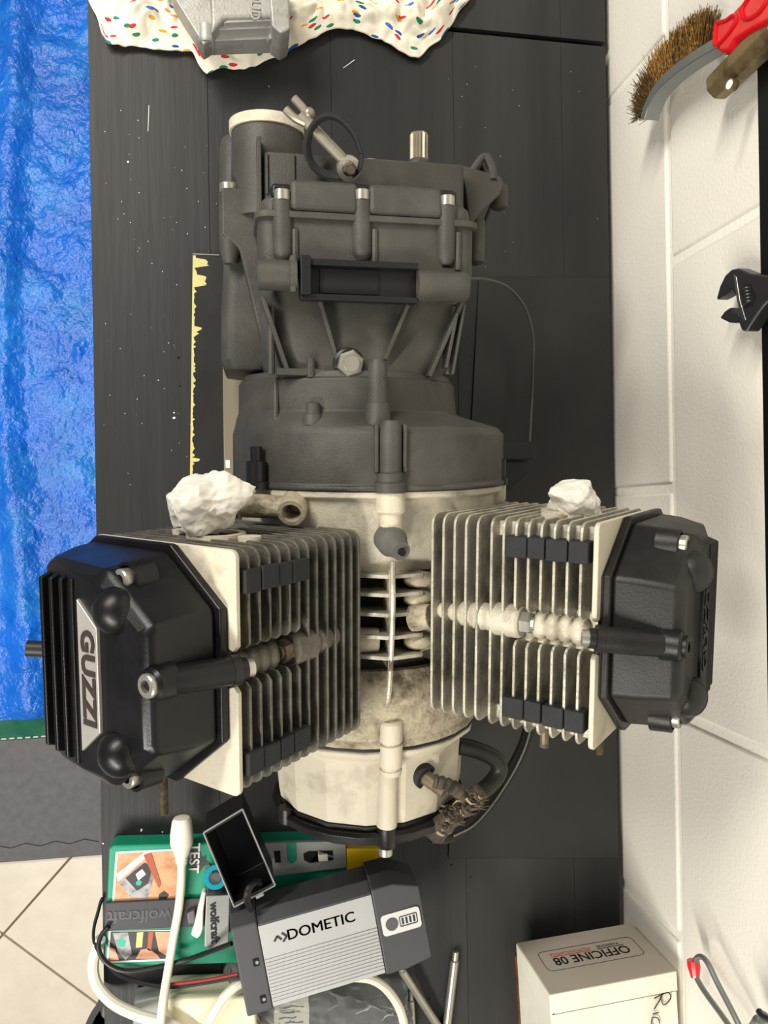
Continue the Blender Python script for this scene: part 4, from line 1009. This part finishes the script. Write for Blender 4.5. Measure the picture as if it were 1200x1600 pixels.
# ------------------------------------------------------------------ clutter at the near end of the bench
ZP = .030
pack = empty('tool_package', P(270, 1410, 0), 'green boxed tool package with two printed photos and a grey band', 'package')
def pp(bm, pts, z, th): return prism(bm, [P(a, b, z + th) - Vector((0, 0, th)) for a, b in pts], (0, 0, th))
bm = nb(); pp(bm, [(170, 1326), (178, 1321), (536, 1312), (546, 1500), (166, 1512), (163, 1500)], .0008, ZP - .0008); obj('box_body', bm, 'green_card', pack, bevel=.0025, seg=3)
def flat(name, pts, m, lift, par=pack, z=ZP):
    bm = nb(); pp(bm, pts, z + lift - .0002, .0003); return obj(name, bm, m, par, smooth=False)
flat('photo_border', [(181, 1331), (287, 1326), (276, 1410), (175, 1413)], 'card_white', .0003)
ph = flat('printed_photo', [(184, 1334), (284, 1329), (274, 1408), (178, 1411)], 'photo_wood', .0006)
flat('photo_rail', [(182, 1366), (228, 1330), (240, 1330), (184, 1378)], 'card_white', .0009)
flat('photo_jig', [(186, 1380), (222, 1350), (246, 1352), (230, 1404), (204, 1402)], 'photo_grey', .0009)
flat('photo_jig', [(196, 1372), (226, 1348), (238, 1356), (232, 1380), (214, 1392)], 'photo_dark', .0011)
flat('photo_jig', [(212, 1366), (222, 1358), (228, 1366), (216, 1376)], 'card_white', .0013)
flat('photo_drill', [(224, 1336), (236, 1332), (252, 1382), (248, 1388)], 'photo_copper', .0013)
flat('photo_knob', [(212, 1378), (218, 1375), (222, 1378), (219, 1384), (213, 1383)], 'photo_teal', .0014)
flat('photo_shadow', [(248, 1398), (256, 1392), (264, 1398), (258, 1408), (248, 1407)], 'photo_dark', .0009)
flat('photo_border', [(170, 1455), (270, 1453), (262, 1501), (166, 1505)], 'card_white', .0003)
flat('printed_photo', [(173, 1456), (267, 1455), (260, 1498), (170, 1502)], 'photo_dark', .0006)
flat('photo_skin', [(212, 1498), (220, 1484), (232, 1482), (246, 1492), (250, 1498)], 'photo_skin', .0009)
flat('photo_skin', [(242, 1456), (267, 1456), (261, 1494), (248, 1486)], 'photo_skin', .0008)
flat('photo_skin', [(172, 1480), (180, 1484), (186, 1500), (171, 1501)], 'photo_skin', .0008)
flat('photo_jig', [(176, 1458), (200, 1457), (206, 1490), (196, 1500), (184, 1486)], 'photo_grey', .0009)
flat('photo_knob', [(182, 1470), (190, 1466), (197, 1471), (194, 1480), (184, 1479)], 'photo_teal', .0011)
flat('photo_drill', [(214, 1457), (224, 1456), (222, 1480), (212, 1481)], 'yellow_paint', .0009)
flat('photo_drill', [(232, 1456), (240, 1456), (236, 1486), (230, 1484)], 'photo_copper', .0009)
bm = nb(); pp(bm, [(165, 1411), (348, 1402), (346, 1446), (162, 1455)], ZP + .0004, .0045); band = obj('grey_band', bm, 'band_grey', pack, bevel=.001)
text('embossed_name', 'wolfcraft', .019, frame(P(218, 1431, ZP + .0052), P(190, 1432, ZP) - P(250, 1429, ZP), (0, -1, 0)), 'band_text', band, extrude=.0004, bold=.0003)
flat('test_star', [(300, 1326), (312, 1328), (316, 1340), (322, 1336), (322, 1344), (330, 1350), (318, 1354), (312, 1362), (310, 1355), (300, 1358)], 'band_grey', .0004)
text('test_print', 'TEST', .0155, frame(P(303, 1341, ZP + .0010), P(302, 1360, ZP) - P(304, 1322, ZP), (1, 0, 0)), 'card_white', pack, extrude=.0002, bold=.0003)

# aluminium dowel jig on the package
jig = empty('dowel_jig', P(338, 1440, ZP), 'small aluminium dowelling jig with teal knob resting on the green package', 'jig')
bm = nb(); pp(bm, [(322, 1400), (359, 1398), (357, 1478), (340, 1484), (319, 1480)], ZP + .0009, .024); obj('jig_block', bm, 'jig_alu', jig, bevel=.001)
bm = nb(); pp(bm, [(323, 1362), (352, 1360), (358, 1399), (322, 1401)], ZP + .0009, .014); obj('jig_foot', bm, 'band_grey', jig, bevel=.001)
text('printed_name', 'wolfcraft', .0125, frame(P(335, 1442, ZP + .0253), P(336, 1470, .05) - P(334, 1410, .05), (1, 0, 0)), 'ink_black', jig, extrude=.0002, bold=.0004)
c = P(337, 1372, ZP + .030)
bm = nb(); cyl(bm, (c.x, c.y - .004, ZP + .014), (c.x, c.y, c.z), .0055, seg=16); obj('jig_post', bm, 'steel', jig)
bm = nb(); ring(bm, (c.x, c.y, c.z - .004), (0, .3, 1), .0125, .0075, .007, 24); obj('knob_ring', bm, 'teal_plastic', jig)
bm = nb(); tube(bm, [P(330, 1352, .05), P(322, 1360, .045), P(326, 1372, .04)], .002, 8, 4); obj('wire_clip', bm, 'steel', jig)
bm = nb(); pp(bm, [(316, 1394), (322, 1394), (318, 1425), (317, 1452), (314, 1462), (308, 1468), (298, 1462), (303, 1448), (309, 1420)], ZP + .006, .012); obj('clamp_lever', bm, 'ivory_plastic', jig, bevel=.002)
bm = nb(); pp(bm, [(291, 1428), (304, 1422), (306, 1444), (294, 1446)], ZP + .004, .008); obj('lever_pad', bm, 'charger_mid', jig, bevel=.002)

# slotted plate with yellow end
plate = empty('slotted_gauge', P(500, 1340, ZP), 'grey slotted plastic gauge with a yellow end block beside the engine', 'gauge')
bm = nb(); pp(bm, [(400, 1318), (540, 1314), (542, 1356), (404, 1372)], ZP + .0009, .006); obj('gauge_plate', bm, 'jig_plastic', plate, bevel=.001)
for pts, m_ in ((((448, 1318), (463, 1317), (464, 1344), (456, 1350), (449, 1345)), 'green_card'), (((474, 1334), (482, 1330), (520, 1329), (521, 1344), (484, 1349), (475, 1344)), 'dark_hole'), (((428, 1330), (438, 1329), (439, 1348), (430, 1348)), 'dark_hole'), (((482, 1333), (497, 1332), (497, 1345), (484, 1347)), 'green_card')):
    bm = nb(); pp(bm, list(pts), ZP + .0066, .0008); obj('slot', bm, m_, plate, bevel=.0003)
bm = nb(); pp(bm, [(497, 1336), (512, 1335), (513, 1346), (498, 1347)], ZP + .0076, .004); obj('slider', bm, 'ivory_plastic', plate, bevel=.001)
bm = nb(); pp(bm, [(497, 1330), (520, 1338), (521, 1340), (497, 1341)], ZP + .0076, .002); obj('slider_arm', bm, 'steel', plate, bevel=.0004)
bm = nb(); pp(bm, [(541, 1326), (604, 1326), (605, 1340), (596, 1352), (543, 1366)], .0008, ZP + .006); obj('end_block', bm, 'yellow_plastic', plate, bevel=.002)

# black open tray, tipped up on the package
zr_ = .098
tray = empty('open_tray', P(375, 1340, ZP), 'open black plastic tray with worn grey rim standing on the green package', 'tray')
rim = [P(318, 1301, zr_), P(379, 1264, zr_), P(430, 1383, zr_), P(366, 1417, zr_)]
ctr = sum(rim, Vector()) / 4; wl = .0022
def shrink(k, dz): return [ctr + (p - ctr) * k + Vector((0, 0, dz)) for p in rim]
ki = 1 - wl / .028
bm = nb(); ro = [bm.verts.new(p) for p in shrink(1, 0)]; ri = [bm.verts.new(p) for p in shrink(ki, 0)]; bi = [bm.verts.new(p) for p in shrink(ki * .97, -.055)]; bo = [bm.verts.new(p) for p in shrink(.97, -.0575)]
for k in range(4):
    j = (k + 1) % 4
    for a, b in ((ro, ri), (ri, bi), (bo, ro)): bm.faces.new((a[k], a[j], b[j], b[k]))
bm.faces.new(bi); bm.faces.new(bo[::-1])
obj('tray_shell', bm, 'tray_black', tray, bevel=.0008)
bm = nb()
for k in range(4): cyl(bm, rim[k] + Vector((0, 0, .0002)), rim[(k + 1) % 4] + Vector((0, 0, .0002)), .0009, seg=6)
obj('tray_rim', bm, 'tray_rim', tray)
bm = nb(); box(bm, P(404, 1390, zr_ - .02), (.009, .009, .02), rotz(.4)); obj('tray_post', bm, 'tray_rim', tray, bevel=.001)

# battery charger
zc_, hc = .106, .046
a, b, d_ = P(402, 1446, zc_), P(580, 1396, zc_), P(420, 1575, zc_)
ux = (b - a); LC = ux.length; ux.normalize(); uy = (d_ - a); uy = (uy - ux * uy.dot(ux)); WC = uy.length; uy.normalize()
ch = empty('battery_charger', a + ux * LC / 2 + uy * WC / 2 - Vector((0, 0, hc)), 'grey aluminium battery charger with dark end caps and battery gauge', 'charger')
def K(u, v, h): return a + ux * u + uy * v + Vector((0, 0, h))
prof = [(0, 0), (WC, 0), (WC + .004, -.008), (WC + .004, -hc), (-.010, -hc), (-.010, -.012)]
bm = nb(); loft(bm, [[K(0, v, h) for v, h in prof], [K(LC, v, h) for v, h in prof]]); obj('extruded_body', bm, 'charger_mid', ch, bevel=.001)
bm = nb(); prism(bm, [K(.0005, .001, 0), K(LC - .0005, .001, 0), K(LC - .0005, WC - .0005, 0), K(.0005, WC - .0005, 0)], (0, 0, .0008)); obj('face_plate', bm, 'charger_light', ch, bevel=.0003)
for k in range(13):
    v = WC * (.42 + .56 * k / 13)
    bm = nb(); prism(bm, [K(.001, v, .0008), K(LC - .001, v, .0008), K(LC - .001, v + WC * .021, .0008), K(.001, v + WC * .021, .0008)], (0, 0, .0009)); obj('face_ridge', bm, 'charger_light', ch, bevel=.0003, seg=1)
profc = [(-.004, .0022), (WC + .001, .0022), (WC + .007, -.008), (WC + .007, -hc), (-.014, -hc), (-.014, -.013)]
LL, LR = .027, .052
bm = nb(); loft(bm, [[K(-LL, v, h) for v, h in profc], [K(0, v, h) for v, h in profc]]); cap_l = obj('end_cap', bm, 'charger_dark', ch, bevel=.0018)
profe = [(.006, .0010), (WC - .003, .0010), (WC + .001, -.008), (WC + .001, -hc), (.002, -hc), (.002, -.013)]
bm = nb(); loft(bm, [[K(LC, v, h) for v, h in profc], [K(LC + LR * .45, v, h) for v, h in profc], [K(LC + LR, v, h) for v, h in profe]]); cap_r = obj('end_cap', bm, 'charger_dark', ch, bevel=.0018)
for v in (.036, .086 if WC > .09 else WC * .86):
    bm = nb(); box(bm, K(-.008, v, .0024), (.006, .008, .0012), rotz(math.atan2(ux.y, ux.x))); obj('vent_clip', bm, 'dark_hole', cap_l)
    bm = nb(); lathe(bm, K(-.007, v, .003), (0, 0, 1), [(0, .0018), (.0006, .0018)], 10); obj('clip_pin', bm, 'tray_rim', cap_l)
for du in (-.0003, 0, .0003): text('printed_name', 'DOMETIC', .0158, frame(K(LC * .525 + du, WC * .215, .00095), ux, -uy), 'ink_dark', ch, extrude=.0002, sx=1.06)
for pts in (((0, .002), (.0038, -.0028), (.0076, .002)), ((.0088, -.0048), (.0136, 0), (.0088, .0048))):
    bm = nb(); ps = [K(LC * .115 + u, WC * .215 + v, .001) for u, v in pts]
    for p_, q_ in zip(ps, ps[1:]): 
        t = (q_ - p_).normalized(); n_ = Vector((-t.y, t.x, 0)) * .0011
        prism(bm, [p_ + n_, p_ - n_, q_ - n_, q_ + n_], (0, 0, .0003))
    obj('printed_arrow', bm, 'ink_dark', ch, smooth=False)
bm = nb(); cu, cv = LC + .026, WC * .42
prism(bm, [K(cu + x, cv + y, .0023) for x, y in rrect(.0215, .0115, .004)], (0, 0, .0006)); pan = obj('gauge_panel', bm, 'panel_white', cap_r)
bm = nb(); lathe(bm, K(cu - .0105, cv, .0029), (0, 0, 1), [(0, .0068), (.0012, .0066)], 24); obj('button', bm, 'charger_mid', pan)
bm = nb(); pts = [K(cu + .008 + x, cv + y, .0032) for x, y in rrect(.0095, .0052, .001)]
for p_, q_ in zip(pts, pts[1:] + pts[:1]): cyl(bm, p_, q_, .0005, seg=5)
obj('battery_icon', bm, 'ink_dark', pan)
for k in range(4):
    bm = nb(); c = K(cu + .008 - .0063 + k * .0042, cv, .003); prism(bm, [c + ux * x + uy * y for x, y in ((-.0011, -.0035), (.0011, -.0035), (.0011, .0035), (-.0011, .0035))], (0, 0, .0003)); obj('gauge_bar', bm, 'ink_dark', pan, smooth=False)
bm = nb(); tube(bm, [P(392, 1420, .106), P(386, 1404, .118), P(390, 1386, .118), P(402, 1376, .108), P(408, 1384, .085)], .0038, 10, 6); obj('cable_tail', bm, 'black_wire', ch)

# cables
def cable(name, pts, r, m_, label, cat='cable', group=None):
    bm = nb(); tube(bm, [P(*p) for p in pts], r, 10, 6); return tag(obj(name, bm, m_), label, cat, group)
cable('charger_lead', [(362, 1474, .075), (330, 1486, .062), (290, 1500, .045), (240, 1512, .045), (195, 1517, .046), (166, 1504, .044), (154, 1482, .040), (158, 1462, .038), (170, 1448, .0395)], .0026, 'black_wire', 'black power lead curling from the charger over the green package corner')
cl = empty('twin_wire', P(268, 1540, .04), 'thin red and black twin wire running from the charger to the bench edge', 'wire')
tw = ((372, 1524, .07), (320, 1534, .058), (262, 1541, .046), (215, 1533, .042), (182, 1520, .040), (160, 1494, .026), (147, 1470, .012), (147, 1448, .006), (153, 1425, .004), (157, 1410, .004), (160, 1404, .004))
for m_, dz, dy, n_ in (('black_wire', .001, -1.0, 11), ('black_wire', 0, 2.5, 11), ('red_wire', .003, -2.5, 3)):
    bm = nb(); tube(bm, [P(x, y + dy, z + dz) for x, y, z in tw[:n_]], .0016, 8, 6); obj('strand', bm, m_, cl)
plug = empty('power_plug', P(285, 1330, ZP), 'ivory moulded mains plug on a white cord lying across the green package', 'plug')
A, B = P(284, 1276, .052), P(284, 1352, .046)
bm = nb(); u_, v_, d_ = basis(B - A); LP = (B - A).length; rows = []
for t, rx, rz in ((0, .004, .004), (.02, .0085, .009), (.08, .0105, .0105), (.35, .0125, .0105), (.55, .0125, .010), (.72, .009, .0075), (.8, .0078, .007), (.83, .0064, .006), (.86, .0074, .0066), (.89, .006, .0056), (.92, .007, .0062), (.95, .0056, .0054), (1, .0052, .0052)):
    rows.append([A + (B - A) * t + Vector((math.cos(2 * math.pi * i / 20) * rx, 0, math.sin(2 * math.pi * i / 20) * rz)) for i in range(20)])
loft(bm, rows); obj('plug_body', bm, 'ivory_plastic', plug)
bm = nb(); tube(bm, [P(*p) for p in ((284, 1350, .046), (283, 1380, .042), (279, 1420, .044), (271, 1465, .044), (262, 1520, .052), (254, 1570, .066), (248, 1625, .072))], .0047, 12, 6); obj('cord', bm, 'ivory_plastic', plug)
cable('white_cable', [(158, 1466, .012), (146, 1500, .01), (150, 1535, .012), (175, 1566, .02), (215, 1586, .040), (262, 1600, .057), (300, 1622, .057)], .0062, 'ivory_plastic', 'thick white cable looping over the bench edge below the green package')
cable('white_cable', [(300, 1640, .06), (330, 1590, .066), (350, 1558, .066), (376, 1536, .062), (400, 1532, .05)], .0052, 'ivory_plastic', 'white cable going under the charger over the cream box')
cable('white_cable', [(545, 1526, .03), (580, 1530, .028), (606, 1548, .026), (626, 1580, .024), (636, 1625, .02)], .0052, 'ivory_plastic', 'white cable leaving the charger beside the steel rods')

# steel rods
def rod(A, B, r, label):
    t = empty('steel_rod', (A + B) / 2 - Vector((0, 0, r)), label, 'rod', 'steel rods on the bench'); d = B - A
    bm = nb(); lathe(bm, A, d, [(0, r * .8), (.001, r), (d.length, r)], 14); obj('shaft', bm, 'zinc', t)
    bm = nb(); lathe(bm, A, -d, [(0, r * .72), (.010, r * .72), (.011, r * .55)], 12); obj('tip', bm, 'zinc', t)
rod(P(628, 1516, .02), P(695, 1620, .006), .0050, 'steel rod leaning out from under the charger')
rod(P(643, 1562, .0045), P(646, 1640, .0045), .0042, 'short thin steel rod half hidden under the leaning rod')
rod(P(711, 1500, .006), P(694, 1640, .006), .0054, 'straight steel rod lying alone on the black bench')

# cream box and grey tray at the front, plastic bags
bx = empty('cream_box', P(320, 1590, .01), 'cream plastic box with a grey base under the white cables', 'box')
bm = nb(); pp(bm, [(208, 1566), (262, 1554), (264, 1640), (206, 1640)], .0008, .028); obj('grey_base', bm, 'jig_plastic', bx, bevel=.003)
bm = nb(); pp(bm, [(262, 1562), (398, 1556), (404, 1650), (258, 1650)], .0008, .048); obj('cream_lid', bm, 'cream_plastic', bx, bevel=.004, seg=3)
def bag(name, px0, px1, py0, py1, z0, h, label, seed):
    def fn(u, v):
        k = math.sin(math.pi * u) * math.sin(math.pi * v)
        p = P(px0 + (px1 - px0) * u + 14 * noise.noise(Vector((u * 4, v * 4, seed))), py0 + (py1 - py0) * v + 14 * noise.noise(Vector((u * 4, v * 4, seed + 5))), z0)
        return p + Vector((0, 0, h * k ** .5 + .006 * noise.noise(Vector((u * 7, v * 7, seed))) + .006 * abs(noise.noise(Vector((u * 14, v * 14, seed))))))
    bm = nb(); grid(bm, fn, 46, 46); return tag(obj(name, bm, 'bag_film', None, ang=25), label, 'plastic bag')
bag('plastic_bag', 352, 420, 1470, 1560, .012, .020, 'clear crumpled plastic bag between the jig and the charger', 2.2)
bag('plastic_bag', 400, 640, 1535, 1650, .010, .022, 'clear crumpled plastic bag under the lower side of the charger', 7.4)
lf = empty('leaflet', P(455, 1590, .002), 'printed beige leaflet seen through the clear bag below the charger', 'leaflet')
bm = nb(); pp(bm, [(426, 1560), (480, 1548), (486, 1640), (430, 1640)], .0006, .0012); obj('leaflet_sheet', bm, 'carton', lf, smooth=False)
for k in range(7):
    bm = nb(); pp(bm, [(436, 1574 + k * 9), (474 - (k % 3) * 5, 1571 + k * 9), (474 - (k % 3) * 5, 1573.2 + k * 9), (436, 1576.2 + k * 9)], .0019, .0003); obj('text_line', bm, 'ink_dark', lf, smooth=False)

# waste bin below the bench edge
bc = P(238, 1630, -.36); 
bn = empty('waste_bin', (bc.x, bc.y, ZF), 'round black waste bin on the floor under the bench edge', 'bin')
bm = nb(); lathe(bm, (bc.x, bc.y, ZF + .0005), (0, 0, 1), [(0, .085), (.5, .105), (.5, .112), (.494, .112), (.494, .109)], 40); 
bm2 = nb(); u = [(0.0005, .085), (.500, .106)]
rows = []
bm.free(); bm = nb()
prof = [(.0005, .001), (.0005, .085), (.49, .104), (.492, .110), (.5, .110), (.5, .101), (.02, .082), (.018, .001)]
bm2.free()
lathe(bm, (bc.x, bc.y, ZF), (0, 0, 1), prof, 44); obj('bin_shell', bm, 'bin_black', bn)
bm = nb(); sph(bm, (bc.x - .045, bc.y + .03, ZF + .43), .045, 3, (1, 1.2, .7))
for v in bm.verts: v.co += v.normal * 0 + Vector((noise.noise(v.co * 40), noise.noise(v.co * 40 + Vector((3, 0, 0))), noise.noise(v.co * 40 + Vector((7, 0, 0))))) * .008
o = obj('waste_paper', bm, 'paper_white', None); tag(o, 'crumpled pale paper lying in the black waste bin', 'paper')
